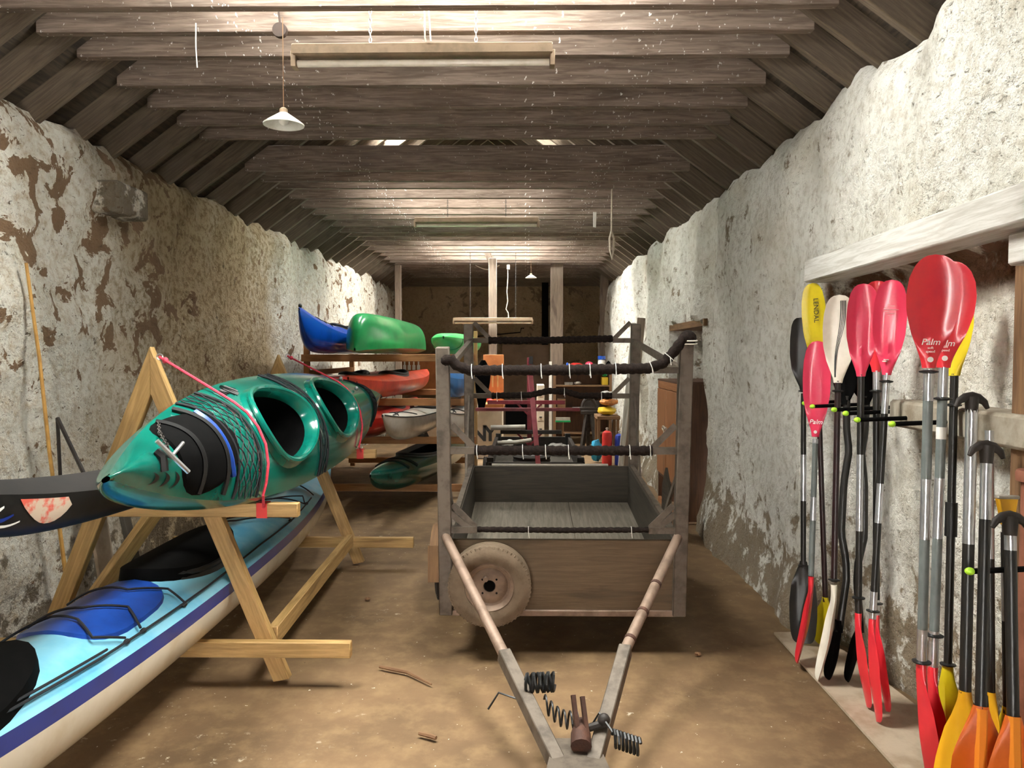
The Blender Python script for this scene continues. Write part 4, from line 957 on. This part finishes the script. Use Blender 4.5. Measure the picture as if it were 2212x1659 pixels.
for lb, b_, t_, sg, nb_, nt_, rg, th_, dt_ in (
    ('large glossy red paddle with grey shaft, nearest of all the red ones', (1984, 1716), (2012, 556), [(795, 862, 'alu'), (862, 1030, 'greyshaft'), (1030, 1160, 'alu'), (1160, 1355, 'greyshaft'), (1355, 1428, 'alu')], 1428, 792, (800, 1426), .2, 2.58),
    ('second large red paddle overlapped by the nearest red one, white tape on its grey shaft', (2006, 1700), (2046, 570), [(793, 860, 'alu'), (860, 1032, 'greyshaft'), (1032, 1162, 'alu'), (1162, 1362, 'greyshaft'), (1362, 1442, 'alu')], 1438, 794, (861, 1372), .3, 2.66)):
    t, o, f = paddle(lb, b_, t_, sg, nb_, nt_, True, .168, EURO, M['redblade'], th_, 1.7, rg, dt=dt_, botside=-1, curve=.04, r=.0155)
    mark('Palm', t, f(737 if t_[0] < 2030 else 742), o[0], .030, 0, shear=.25, lift=.012)
    mark('soft\nspeed', t, f(753), o[0], .012, 0, lift=.014)
    mb = MB(); n_, w_ = o[0][1], o[0][2]; c = V((0, 0, f(774))) + n_ * .0165; mb.lathe([(.0004, .001), (.009, .001), (.009, -.002)], Matrix.Translation(c) @ n_.to_track_quat('Z', 'Y').to_matrix().to_4x4(), 16); part('dot_mark', mb, M['white'], o[0][0], world=False)
    if '556' not in str(t_):
        mb = MB(); mb.tube([(0, 0, f(948)), (0, 0, f(922))], .0162, 14); part('tape', mb, M['whiteplastic'], t, 'white tape', world=False)
t, o, f = paddle('yellow paddle with black shaft behind the two large red ones', (2042, 1690), (2066, 606), [(812, 1095, 'blackshaft'), (1095, 1160, 'matblack'), (1160, 1442, 'blackshaft')], 1440, 816, True, .15, EURO, M['yellowblade'], .9, 1.2, (880, 1440), dt=2.76, botside=-1, curve=.05)
mb = MB(); mb.tube([(0, 0, f(1165)), (0, 0, f(1092))], .020, 12); part('ferrule', mb, M['black'], t, world=False)
# T-handled canoe paddles crowding the corner
t, o, f = paddle('long T-handled canoe paddle with golden blade seen edge-on, black and aluminium shaft', (2076, 1880), (2099, 872), [(880, 1182, 'alu'), (1182, 1505, 'blackshaft')], 1500, None, False, .17, CANOE, M['brightyellow'], 0, 1.45, (), grip='iron', dt=2.30, curve=.06, r=.016, name='canoe_paddle')
t, o, f = paddle('T-handled canoe paddle with orange ribbed blade facing out, beside the golden one', (2108, 1985), (2131, 978), [(985, 1130, 'alu'), (1130, 1545, 'blackshaft')], 1540, None, False, .185, CANOE, M['orangeblade'], 0, .15, (), grip='iron', dt=2.16, curve=.03, r=.0145, name='canoe_paddle')
def rib(t, o, z1, L, w):
    mb = MB(); n_, w_ = o[-1][1], o[-1][2]; P = []
    for i in range(9): z = z1 * i / 8; c = V((0, 0, z)) + n_ * .012; P.append([c - w_ * w - n_ * .004, c - w_ * w * .5 + n_ * .006, c + w_ * w * .5 + n_ * .006, c + w_ * w - n_ * .004])
    mb.grid(P); part('blade_rib', mb, M['orangestripe'], o[-1][0], 'lighter rib down the blade', world=False)
rib(t, o, f(1545), 1, .016)
t, o, f = paddle('aluminium and black canoe paddle without a handle, rising behind the second T-handle', (2142, 1800), (2137, 922), [(930, 1212, 'alu'), (1212, 1560, 'blackshaft')], 1500, None, False, .14, CANOE, M['brightyellow'], 0, 1.5, (), dt=2.46, curve=.02, r=.0125, name='canoe_paddle')
t, o, f = paddle('lowest T-handled canoe paddle with orange ribbed blade at the very edge', (2196, 2045), (2182, 1132), [(1140, 1192, 'alu'), (1192, 1565, 'blackshaft')], 1560, None, False, .18, CANOE, M['orangeblade'], 0, .1, (), grip='iron', dt=2.05, curve=.03, r=.0145, name='canoe_paddle')
rib(t, o, f(1560), 1, .016)
t, o, f = paddle('black canoe paddle with one short bright length, leaning across the corner', (2180, 1800), (2172, 1150), [(1150, 1235, 'blackshaft'), (1235, 1345, 'alu'), (1345, 1545, 'blackshaft')], 1530, None, False, .16, CANOE, M['yellowblade'], 0, 1.5, (), dt=2.44, curve=.02, r=.0135, name='canoe_paddle')
t, o, f = paddle('canoe paddle with yellow trapezoid handle end, black shaft', (2200, 1905), (2176, 1128), [(1128, 1565, 'blackshaft')], 1560, None, False, .15, CANOE, M['brightyellow'], 0, 1.5, (), dt=2.24, curve=.03, r=.0145, name='canoe_paddle')
L_ = f(1128); mb = MB(); mb.prism([(-.016, L_ - .01), (.016, L_ - .01), (.030, L_ + .070), (-.030, L_ + .070)], -.010, .010); gp = part('grip', mb, M['brightyellow'], t, 'yellow trapezoid grip', world=False, bev=.004)
mb = MB(); mb.box((-.032, -.013, L_ + .067), (.032, .013, L_ + .078)); part('grip_cap', mb, M['lightpipe'], gp, world=False, bev=.003)
# pegs with bright tips
for px, py, X_, lb in ((1738, 871, 1.44, 'first green-tipped peg, beside the all-black paddle'), (1755, 878, 1.405, 'green-tipped peg between the yellow and pinkish paddles'), (1802, 885, 1.375, 'green-tipped peg in front of the cream paddle shaft'), (1827, 893, 1.355, 'green-tipped peg over the crank-shafted paddles'), (1852, 907, 1.335, 'green-tipped peg crossing the front red paddle of the trio'), (1927, 916, 1.335, 'green-tipped peg standing free between the red trio and the large red pair'), (2095, 1234, 1.262, 'low green-tipped peg against the long T-handled paddle')):
    d = X_ * FPX / (px - 1135); p = at(px, py, d); t = thing('wall_peg', lb, 'peg', p, group='pegs with bright green tips')
    mb = MB(); mb.tube([(.006, 0, 0), (1.72 - p.x, .03, .012)], .0085, 8); part('rod', mb, M['matblack'], t, world=False)
    mb = MB(); mb.ball((0, 0, 0), (.014, .012, .011)); part('tip', mb, M['neon'], t, 'neon green tip', world=False)
mb = MB(); p = at(2212, 1022, 2.36); mb.lathe([(.038, -p.z + .02), (.038, -.03), (.052, -.025), (.054, .0), (.050, .008), (.03, .01)], Matrix.Translation(p + V((.036, 0, 0))), 24); one('clay_pipe', mb, M['terracotta'], 'reddish clay pipe with a collar, standing at the very corner beyond the paddles', 'pipe')
# ------------------------------------------------------------------ against the kayak-side wall
mb = MB(); a = at(31, 568, 3.86) + V((.06, 0, 0)); b = at(116, 1035, 3.98); e = a + (b - a) * (a.z / (a.z - b.z)) * .985
mb.tube([a, a.lerp(e, .25) + V((.006, 0, 0)), a.lerp(e, .5) + V((-.004, 0, 0)), e], [.008, .009, .010, .011], 8); one('bamboo_cane', mb, M['bamboo'], 'long thin bamboo cane leaning on the wall behind the black kayak', 'cane')
mb = MB(); a = at(124, 903, 3.98); mb.tube([a, at(176, 1012, 3.9), at(214, 1092, 3.84)], .011, 6); mb.tube([a, at(129, 1005, 4.06), at(134, 1100, 4.1)], .009, 6); one('iron_prop', mb, M['iron'], 'dark iron prop like an upside-down V behind the black kayak', 'prop')
def plank(p0, p1, w, h, mat, label, name='plank', up=(0, 0, 1), cat='plank'):
    mb = MB(); mb.bar(p0, p1, w, h, up=up); return one(name, mb, M[mat], label, cat, bev=.003)
plank((-2.20, 3.05, .03), (-2.43, 3.14, .66), .26, .02, 'boardgrey', 'pinkish board leaning on the wall at the near end of the stand', up=(1, 0, .3))
plank((-2.36, 4.30, .03), (-2.50, 4.36, .80), .16, .02, 'boardgrey', 'narrow pale board leaning on the wall under the black kayak', up=(1, 0, .3))
plank((-2.02, 4.05, .05), (-2.34, 4.3, .86), .20, .024, 'darkply', 'dark board leaning inside the stand behind the sky blue kayak', up=(1, .4, .3))
plank((-2.34, 2.0, .05), (-2.25, 2.88, .07), .07, .09, 'pinedark', 'pine batten lying by the foot of the wall near the stand')
plank((-2.06, 3.52, .30), (-1.9, 3.9, .70), .05, .07, 'pine', 'short pine offcut propped aslant between the stand legs')
mb = MB(); mb.tube([(-2.16, 2.72, .02), (-2.02, 2.86, .80)], .013, 8); one('red_pole', mb, M['redpaint'], 'thin red pole standing under the black kayak', 'pole')

# ------------------------------------------------------------------ the cupboard in the recess, boards beside it
cb = thing('cupboard', 'varnished wooden cupboard with tied doors, half inside the wall recess', 'cupboard', (1.55, 7.3, 0))
mb = MB(); mb.box((1.345, 6.79, .01), (1.86, 6.815, 1.235)); part('side_panel', mb, M['cupside'], cb, bev=.003)
mb = MB(); mb.box((1.345, 7.74, .01), (1.86, 7.765, 1.235)); part('side_panel', mb, M['cupside'], cb, bev=.003)
mb = MB(); mb.box((1.335, 6.78, 1.235), (1.86, 7.775, 1.255)); part('top', mb, M['cupside'], cb, bev=.003)
mb = MB(); mb.box((1.345, 6.815, .30), (1.85, 7.74, .325)); part('bottom_shelf', mb, M['cupside'], cb)
mb = MB(); mb.box((1.84, 6.815, .02), (1.86, 7.74, 1.235)); part('back_panel', mb, M['cupside'], cb)
mb = MB(); mb.box((1.335, 6.80, 1.165), (1.352, 7.755, 1.236)); part('top_rail', mb, M['cupboard'], cb, bev=.002)
for y0, y1 in ((6.80, 7.27), (7.285, 7.755)):
    mb = MB(); mb.box((1.330, y0, .33), (1.348, y1, 1.16)); dr = part('door', mb, M['cupboard'], cb, bev=.003)
    ky = 7.27 - .05 if y0 < 7 else 7.285 + .05; mb = MB(); mb.ball((1.318, ky, .80), .016); part('knob', mb, M['lightpipe'], dr)
mb = MB(); mb.tube([(1.306, 7.2775 + .06 * cos(q), .80 + .02 * sin(q)) for q in [k * pi / 6 for k in range(12)]], .006, 6, closed=True); mb.tube([(1.306, 7.27, .79), (1.31, 7.26, .74)], .006, 6); part('door_tie', mb, M['rope'], cb)
mb = MB(); mb.box((1.34, 6.82, .02), (1.37, 7.74, .07)); part('plinth', mb, M['cupboard'], cb)
plank((1.26, 9.55, .005), (1.44, 9.6, 1.95), .10, .03, 'postwood', 'tall grey plank leaning on the paddle-side wall, nearest of two', up=(0, 1, 0))
plank((1.25, 9.95, .005), (1.42, 9.98, 1.9), .10, .03, 'paintwood', 'tall pale plank leaning on the wall just beyond the grey one', up=(0, 1, 0))
mb = MB(); mb.prism([(6.12, .005), (6.55, .005), (6.5, .40), (6.36, .56), (6.2, .42)], 1.16, 1.18, 'x'); one('shield_board', mb, M['darkply'], 'dark pointed board standing by the wall behind the trailer post', 'board')

# ------------------------------------------------------------------ red mast trailer behind the box trailer
t2 = thing('boat_trailer', 'low dark trailer with a faded red mast and crossarms behind the box trailer', 'trailer', (.08, 7.9, 0))
BX0, BX1, BY0, BY1 = -.34, .52, 6.95, 9.1
mb = MB()
for x in (BX0, BX1): mb.box((x - .02, BY0, .34), (x + .02, BY1, .52))
for y in (BY0, BY1): mb.box((BX0, y - .02, .34), (BX1, y + .02, .52))
part('frame', mb, M['iron'], t2, bev=.003)
mb = MB(); mb.box((BX0 + .02, BY0 + .02, .36), (BX1 - .02, BY1 - .02, .375)); part('bed', mb, M['darkply'], t2)
for x in (BX0 + .02, BX1 - .02):
    for y in (BY0 + .02, BY1 - .02): mb = MB(); mb.box((x - .03, y - .03, .30), (x + .03, y + .03, .56)); part('corner_post', mb, M['black'], t2)
mb = MB(); mb.bar(at(1163, 1010, 6.92), at(1146, 812, 7.05), .045, .045, up=(0, 1, 0)); m1 = part('mast', mb, M['pinkpaint'], t2, 'faded pinkish red near mast', bev=.003)
mb = MB(); a = at(1146, 810, 7.05); mb.box(a + V((-.03, -.03, -.0)), a + V((.03, .03, .05))); part('mast_cap', mb, M['black'], m1)
mb = MB(); mb.box((.02, 8.9, .36), (.075, 8.95, 1.46)); m2 = part('mast', mb, M['redpaint'], t2, bev=.003)
a = at(1147, 777, 8.9); mb = MB(); mb.box(a + V((-.022, -.02, -.05)), a + V((.022, .02, .04))); part('mast_cap', mb, M['black'], m2)
for z, xl, xr, mt in ((.945, -.44, .46, 'redpaint'), (.60, -.29, .42, 'iron')):
    mb = MB(); mb.box((xl, 8.87, z - .025), (xr, 8.9, z + .02)); ar = part('crossarm', mb, M[mt], t2, bev=.003)
    for s in (-1, 1): mb = MB(); mb.bar((.047 + s * .02, 8.885, z - .14), (.047 + s * .14, 8.885, z - .02), .02, .02); part('stay', mb, M['redpaint'], ar)
mb = MB(); mb.tube([(-.4, 8.84, .65), (-.2, 8.84, .655), (0, 8.84, .66)], .03, 10); part('foam_pad', mb, M['lightpipe'], t2, 'pale foam pad on the lower arm')
mb = MB(); mb.box((-.46, 7.06, .975), (.50, 7.09, 1.005)); part('crossarm', mb, M['redpaint'], t2, bev=.003)
mb = MB(); mb.tube([(-.30, 8.2, .55), (-.1, 8.22, .555), (.06, 8.3, .57)], .022, 8); part('foam_pad', mb, M['lightpipe'], t2)
sw2 = bpy.data.objects.new('spare_wheel', None); COL.objects.link(sw2); sw2.parent = t2; INV[sw2.name] = INV[t2.name]
wheel_parts(sw2, Matrix.Translation((.06, 7.32, .47)), .18, .15, M['rubberdark'], M['alu'], holes=False, world=True)
for s in (-1, 1):
    rw = bpy.data.objects.new('road_wheel', None); COL.objects.link(rw); rw.parent = t2; INV[rw.name] = INV[t2.name]
    wheel_parts(rw, Matrix.Translation((.09 + s * .50, 8.2, .2)) @ Matrix.Rotation(s * pi / 2, 4, 'Y'), .2, .08, M['rubberdark'], M['rim'], holes=False, world=True)
mb = MB(); mb.tube([(-.43, 8.2, .2), (.63, 8.2, .2)], .02, 8); mb.box((-.3, 8.18, .2), (-.26, 8.22, .35)); mb.box((.44, 8.18, .2), (.48, 8.22, .35)); part('axle', mb, M['iron'], t2)
mb = MB(); mb.ball(at(1096, 960, 8.6), (.07, .06, .05), lump=.5, seed=3); one('crumpled_sheet', mb, M['whiteplastic'], 'crumpled white sheet on the far end of the red mast trailer', 'cloth')
mb = MB(); mb.ball((.36, 8.5, .47), (.10, .09, .04), lump=.5, seed=5); one('crumpled_sheet', mb, M['dirtyhand'], 'crumpled grey sheet on the paddle side of the red mast trailer', 'cloth')

# ------------------------------------------------------------------ workbench and clutter at the far end
def face(x0, y0, x1, y1, d, dep): a, b = at(x0, y1, d), at(x1, y0, d); return V((a.x, d, a.z)), V((b.x, d + dep, b.z))
wb_ = thing('workbench', 'cream-fronted workbench with black capital letters, behind the kayak rack', 'workbench', (-1.0, 11.3, 0))
mb = MB(); lo, hi = face(880, 882, 1085, 1000, 11.0, .6); mb.box((lo.x, lo.y, 0.005), hi); part('front_panel', mb, M['cream_panel'], wb_, bev=.004)
mb = MB(); lo, hi = face(877, 873, 1088, 882, 10.97, .65); mb.box(lo, hi); part('worktop', mb, M['orangewood'], wb_, bev=.004); WT = hi.z + .003
Rf = Matrix((V((1, 0, 0)), V((0, 0, 1)), V((0, -1, 0)))).transposed().to_4x4()
for ch, px in (('A', 914), ('N', 1034), ('Y', 1059)):
    p = at(px, 938, 10.99); m = Rf.copy(); m.translation = p - V((-1.0, 11.3, 0)); text(ch, 'letter', M['black'], wb_, m, .31, bold=.008, label='black painted capital letter')
def item(name, lo, hi, mat, label, cat, lump=None, seed=0, round_=False):
    mb = MB()
    if lump is not None: c = (V(lo) + V(hi)) / 2; mb.ball(c, (V(hi) - V(lo)) / 2, lump=lump, seed=seed)
    elif round_:
        r = (hi[0] - lo[0]) / 2; c = V(((lo[0] + hi[0]) / 2, lo[1] + r, lo[2])); h = hi[2] - lo[2]
        mb.lathe([(r * .01, 0), (r * .96, 0), (r, h * .04), (r, h * .82), (r * .85, h * .92), (r * .4, h * .96), (r * .38, h), (.001, h)], Matrix.Translation(c), 20)
    else: mb.box(lo, hi)
    if lump is not None:
        dz = lo[2] + .002 - min(v.z for v in mb.v)
        for v in mb.v: v.z += dz
    return one(name, mb, M[mat], label, cat, bev=.003 if lump is None and not round_ else 0)
lo, hi = face(1053, 862, 1064, 873, 11.2, .1); lo.z = WT; item('jar', lo, hi, 'canred', 'small dark red jar on the workbench', 'jar', round_=True)
lo, hi = face(1030, 862, 1040, 873, 11.2, .12); lo.z = WT; item('drill_box', lo, hi, 'redhull', 'red tool case on the workbench under the black wetsuit', 'box')
lo, hi = face(868, 862, 920, 873, 11.2, .2); lo.z = WT; item('tool_box', lo, hi, 'canred', 'red tool box on the wall end of the workbench', 'box')
lo, hi = face(1040, 848, 1062, 856, 11.35, .06); lo.z = WT; hi.z = WT + .1; item('drill', lo, hi, 'redhull', 'red hand tool lying behind the jar', 'tool', lump=.3)
tb = thing('tool_board', 'orange-brown board standing on the workbench behind the wetsuit', 'board', (-.45, 11.55, WT)); mb = MB(); lo, hi = face(1044, 766, 1088, 872, 11.5, .03); lo.z = WT; mb.box(lo, hi); part('panel', mb, M['orangewood'], tb, bev=.003)
for k in range(3): a = at(1053 + k * 11, 800, 11.47); mb = MB(); mb.bar(a, a - V((0, 0, .25)), .02, .02); part('tool', mb, M['pine'] if k else M['iron'], tb)
tb = thing('tool_board', 'brown board hung with white-handled brushes, on the far wall beyond the rack', 'board', (-1.9, 15.8, 1.0)); mb = MB(); lo, hi = face(868, 764, 948, 850, 15.7, .05); mb.box(lo, hi); part('panel', mb, M['orangewood'], tb)
for k in range(4): a = at(874 + k * 10, 778, 15.66); mb = MB(); mb.bar(a, a - V((0, 0, .12)), .03, .02); mb.bar(a - V((0, 0, .1)), a - V((0, 0, .2)), .06, .03); part('brush', mb, M['whiteplastic'], tb)
mb = MB(); P = []
for i in range(12):
    q = i / 11; yy = 778 + 106 * q; hw = interp([(0, .02), (.1, .05), (.25, .085), (.5, .075), (.8, .05), (1, .03)], q); c = at(1044 - 4 * q, yy, 7.90)
    P.append([c + V((hw * cos(a), .028 * sin(a), .0)) for a in [k * pi / 6 for k in range(12)]])
mb.grid(P, cv=True); one('wetsuit', mb, M['matblack'], 'black wetsuit hanging from the outer upright of the kayak rack', 'wetsuit')
lo, hi = face(1160, 832, 1176, 936, 11.6, .5)
du = thing('drawer_unit', 'narrow pale drawer unit behind the red masts', 'drawer unit', ((lo.x + hi.x) / 2, 11.8, 0)); mb = MB(); mb.box((lo.x, lo.y, .005), hi); part('carcass', mb, M['cream_panel'], du, bev=.003)
for k in range(4):
    z0 = hi.z - (k + 1) * (hi.z - .3) / 4; mb = MB(); mb.box((lo.x + .006, lo.y - .012, z0 + .008), (hi.x - .006, lo.y + .002, z0 + (hi.z - .3) / 4 - .006)); dr = part('drawer', mb, M['cream_panel'], du)
    mb = MB(); mb.box(((lo.x + hi.x) / 2 - .02, lo.y - .03, z0 + .06), ((lo.x + hi.x) / 2 + .02, lo.y - .01, z0 + .075)); part('handle', mb, M['black'], dr)
mb = MB(); lo, hi = face(1186, 781, 1192, 850, 12.2, .03); mb.box((lo.x, lo.y, .005), hi); one('white_strip', mb, M['whiteplastic'], 'narrow upright white strip put in for a lit strip, between the masts and the shelves', 'batten')  # stands in for a lit strip; its brightness is only white colour
lo, hi = face(1092, 868, 1140, 985, 14.4, .5); item('steel_chest', (lo.x, 14.4, .005), hi, 'matblack', 'black chest standing low against the far wall behind the mast', 'chest')
sh = thing('shelf_unit', 'dark open shelving at the far end under the broad post', 'shelving', (.95, 13.1, 0)); SX0, SX1 = at(1196, 800, 12.8).x, at(1322, 800, 12.8).x; SZ = [at(1260, y, 12.8).z for y in (799, 832, 882, 935)]
for z in SZ: mb = MB(); mb.box((SX0, 12.8, z - .025), (SX1, 13.08, z)); part('shelf', mb, M['oldwood'], sh, bev=.003)
for x in (SX0, SX1 - .04):
    for y in (12.8, 13.04): mb = MB(); mb.box((x, y, .005), (x + .04, y + .04, SZ[0] - .001)); part('upright', mb, M['oldwood'], sh)
mb = MB(); mb.box((SX0, 13.08, .1), (SX1, 13.10, SZ[0])); part('back_panel', mb, M['cupside'], sh)
def onshelf(x0, x1, top, k, dep, mat, name, label, cat, **kw):
    lo, hi = face(x0, top, x1, 900, 12.85, dep); lo.z = SZ[k] + .001; return item(name, lo, hi, mat, label, cat, **kw)
onshelf(1228, 1262, 784, 0, .14, 'canred', 'dry_bag', 'red roll bag on the top shelf, longer of two', 'bag', lump=.15, seed=1)
onshelf(1263, 1284, 782, 0, .14, 'pinkblade', 'dry_bag', 'short pinkish roll bag next to the red one on the top shelf', 'bag', lump=.15, seed=2)
onshelf(1222, 1229, 783, 0, .06, 'blueplastic', 'float', 'small blue float at the end of the red roll bag', 'float', lump=.05)
tub_ = onshelf(1292, 1309, 776, 0, .2, 'whiteplastic', 'tub', 'white tub with blue lid on the top shelf', 'tub', round_=True)
mb = MB(); lo, hi = face(1292, 769, 1309, 776.4, 12.85, .2); r = (hi.x - lo.x) / 2; mb.lathe([(.001, 0), (r, 0), (r, hi.z - lo.z), (.001, hi.z - lo.z)], Matrix.Translation(((lo.x + hi.x) / 2, lo.y + r, lo.z)), 20); part('lid', mb, M['blueplastic'], tub_, 'blue lid')
onshelf(1309, 1321, 781, 0, .16, 'matblack', 'woolly_cloth', 'black woolly heap at the end of the top shelf', 'cloth', lump=.25, seed=4)
onshelf(1300, 1314, 815, 1, .2, 'yellowplastic', 'basket', 'yellow basket on the second shelf', 'basket')
lo, hi = face(1301, 806, 1313, 814, 12.88, .14); item('net_float', lo, hi, 'greenplastic', 'green float on top of the yellow basket', 'float', lump=.1)
onshelf(1220, 1238, 826, 1, .12, 'dirtyhand', 'box', 'small grey box on the second shelf', 'box'); onshelf(1240, 1256, 825, 1, .12, 'lightpipe', 'plastic_bag', 'pale plastic bag beside the small grey box', 'bag', lump=.4, seed=8)
onshelf(1205, 1222, 862, 2, .2, 'oldwood', 'crate', 'brown crate on the third shelf', 'crate'); onshelf(1262, 1296, 866, 2, .2, 'iron', 'crate', 'dark crate on the third shelf beside the vice', 'crate')
# table by the wall with bags; cylinders in front
tx0, tx1 = at(1290, 900, 10.9).x, at(1340, 900, 10.9).x; tz = at(1310, 899, 10.9).z
tb = thing('side_table', 'small wooden table by the paddle-side wall, heaped with bags', 'table', ((tx0 + tx1) / 2, 11.1, 0)); mb = MB(); mb.box((tx0, 10.9, tz - .05), (tx1, 11.4, tz)); part('tabletop', mb, M['oldwood'], tb, bev=.004)
for x in (tx0 + .01, tx1 - .05):
    for y in (10.92, 11.34): mb = MB(); mb.box((x, y, .005), (x + .04, y + .04, tz - .05)); part('leg', mb, M['oldwood'], tb)
def ontable(x0, x1, y0, mat, name, label, cat, seed, lump=.3, d=10.92, base=None):
    lo, hi = face(x0, y0, x1, 899, d, .3); lo.z = tz + .001 if base is None else base; return item(name, lo, hi, mat, label, cat, lump=lump, seed=seed)
ontable(1292, 1334, 880, 'yellowplastic', 'rope_bag', 'yellow-green rope bag lying on the small table', 'bag', 3)
ontable(1296, 1338, 862, 'orangebag', 'net_bag', 'orange net bag heaped on the yellow rope bag', 'bag', 6, base=at(1310, 878, 10.92).z)
ontable(1300, 1328, 846, 'dirtyhand', 'plastic_bag', 'clear crumpled bag topping the heap on the small table', 'bag', 9, .5, base=at(1310, 861, 10.95).z)
for px, w_, top, mt, lb in ((1311, 11, 930, 'canred', 'red gas cylinder on the floor by the small table'), (1338, 10.5, 937, 'canblue', 'blue gas cylinder on the floor beside the red one')):
    p = on_floor(px, 1004); r = w_ * p.y / FPX; h = at(px, top, p.y).z; t = thing('gas_cylinder', lb, 'cylinder', p); mb = MB(); mb.lathe([(.001, .0), (r * .95, .0), (r, .02), (r, h * .86), (r * .85, h * .95), (r * .4, h), (.001, h)], Matrix(), 24); part('body', mb, M[mt], t, world=False)
    mb = MB(); mb.tube([(0, 0, h - .01), (0, 0, h + .04)], r * .22, 8); mb.tube([(-r * .3, 0, h + .03), (r * .3, 0, h + .03)], r * .12, 6); part('valve', mb, M['lightpipe'], t, world=False)
p = on_floor(1289, 1000); item('dry_bag', (p.x - .085, p.y, .002), (p.x + .085, p.y + .17, .30), 'turq', 'turquoise bag slumped on the floor beside the red cylinder', 'bag', lump=.25, seed=5)
vs = thing('bench_vice', 'dark iron vice on a tall stand in front of the shelves', 'vice', (at(1272, 900, 11.6).x, 11.6, 0)); vz = at(1272, 895, 11.6).z
mb = MB(); 
for dx, dy in ((-.12, -.1), (.12, -.1), (0, .14)): mb.bar((dx, dy, .003), (dx * .3, dy * .3, vz), .05, .05)
part('stand', mb, M['iron'], vs, world=False)
mb = MB(); mb.box((-.12, -.06, vz), (.12, .06, vz + .06)); mb.box((-.25, -.03, vz + .06), (.16, .03, vz + .11)); part('jaws', mb, M['iron'], vs, world=False, bev=.006)
mb = MB(); mb.tube([(.10 * cos(q), 0, vz + .11 + .13 * sin(q)) for q in [k * pi / 10 for k in range(11)]], .025, 8); part('handle', mb, M['iron'], vs, world=False)
br = thing('broom', 'broom with green head standing head-up before the shelves', 'broom', (at(1216, 910, 12.3).x, 12.3, 0)); bz = at(1216, 912, 12.3).z
mb = MB(); mb.tube([(0, 0, .004), (0, 0, bz)], .014, 8); part('handle', mb, M['oldwood'], br, world=False)
mb = MB(); mb.box((-.12, -.03, bz), (.12, .03, bz + .03)); part('head', mb, M['greenplastic'], br, world=False, bev=.004); mb = MB(); mb.box((-.115, -.027, bz + .03), (.115, .027, bz + .075)); part('bristles', mb, M['lightpipe'], br, world=False)
# scraps on the floor
for pts, lb in (([(820, 1440), (850, 1446), (880, 1452), (932, 1478)], 'dark twig on the floor between the stand and the trailer'), ([(905, 1584), (930, 1590), (942, 1594)], 'short brown twig on the near floor before the stand')):
    mb = MB(); mb.tube([on_floor(x, y, .010) for x, y in pts], [.007, .009, .008, .004][:len(pts)], 6); one('twig', mb, M['oldwood'], lb, 'twig')
for px, py, lb in ((794, 1296, 'small dark leaf scrap on the floor beside the stand'), (1507, 1416, 'small dark clod on the floor to the paddle side of the drawbar')):
    p = on_floor(px, py); mb = MB(); mb.ball(p + V((0, 0, .008)), (.018, .014, .01), 8, 6, lump=.5, seed=px); one('clod', mb, M['oldwood'], lb, 'clod')
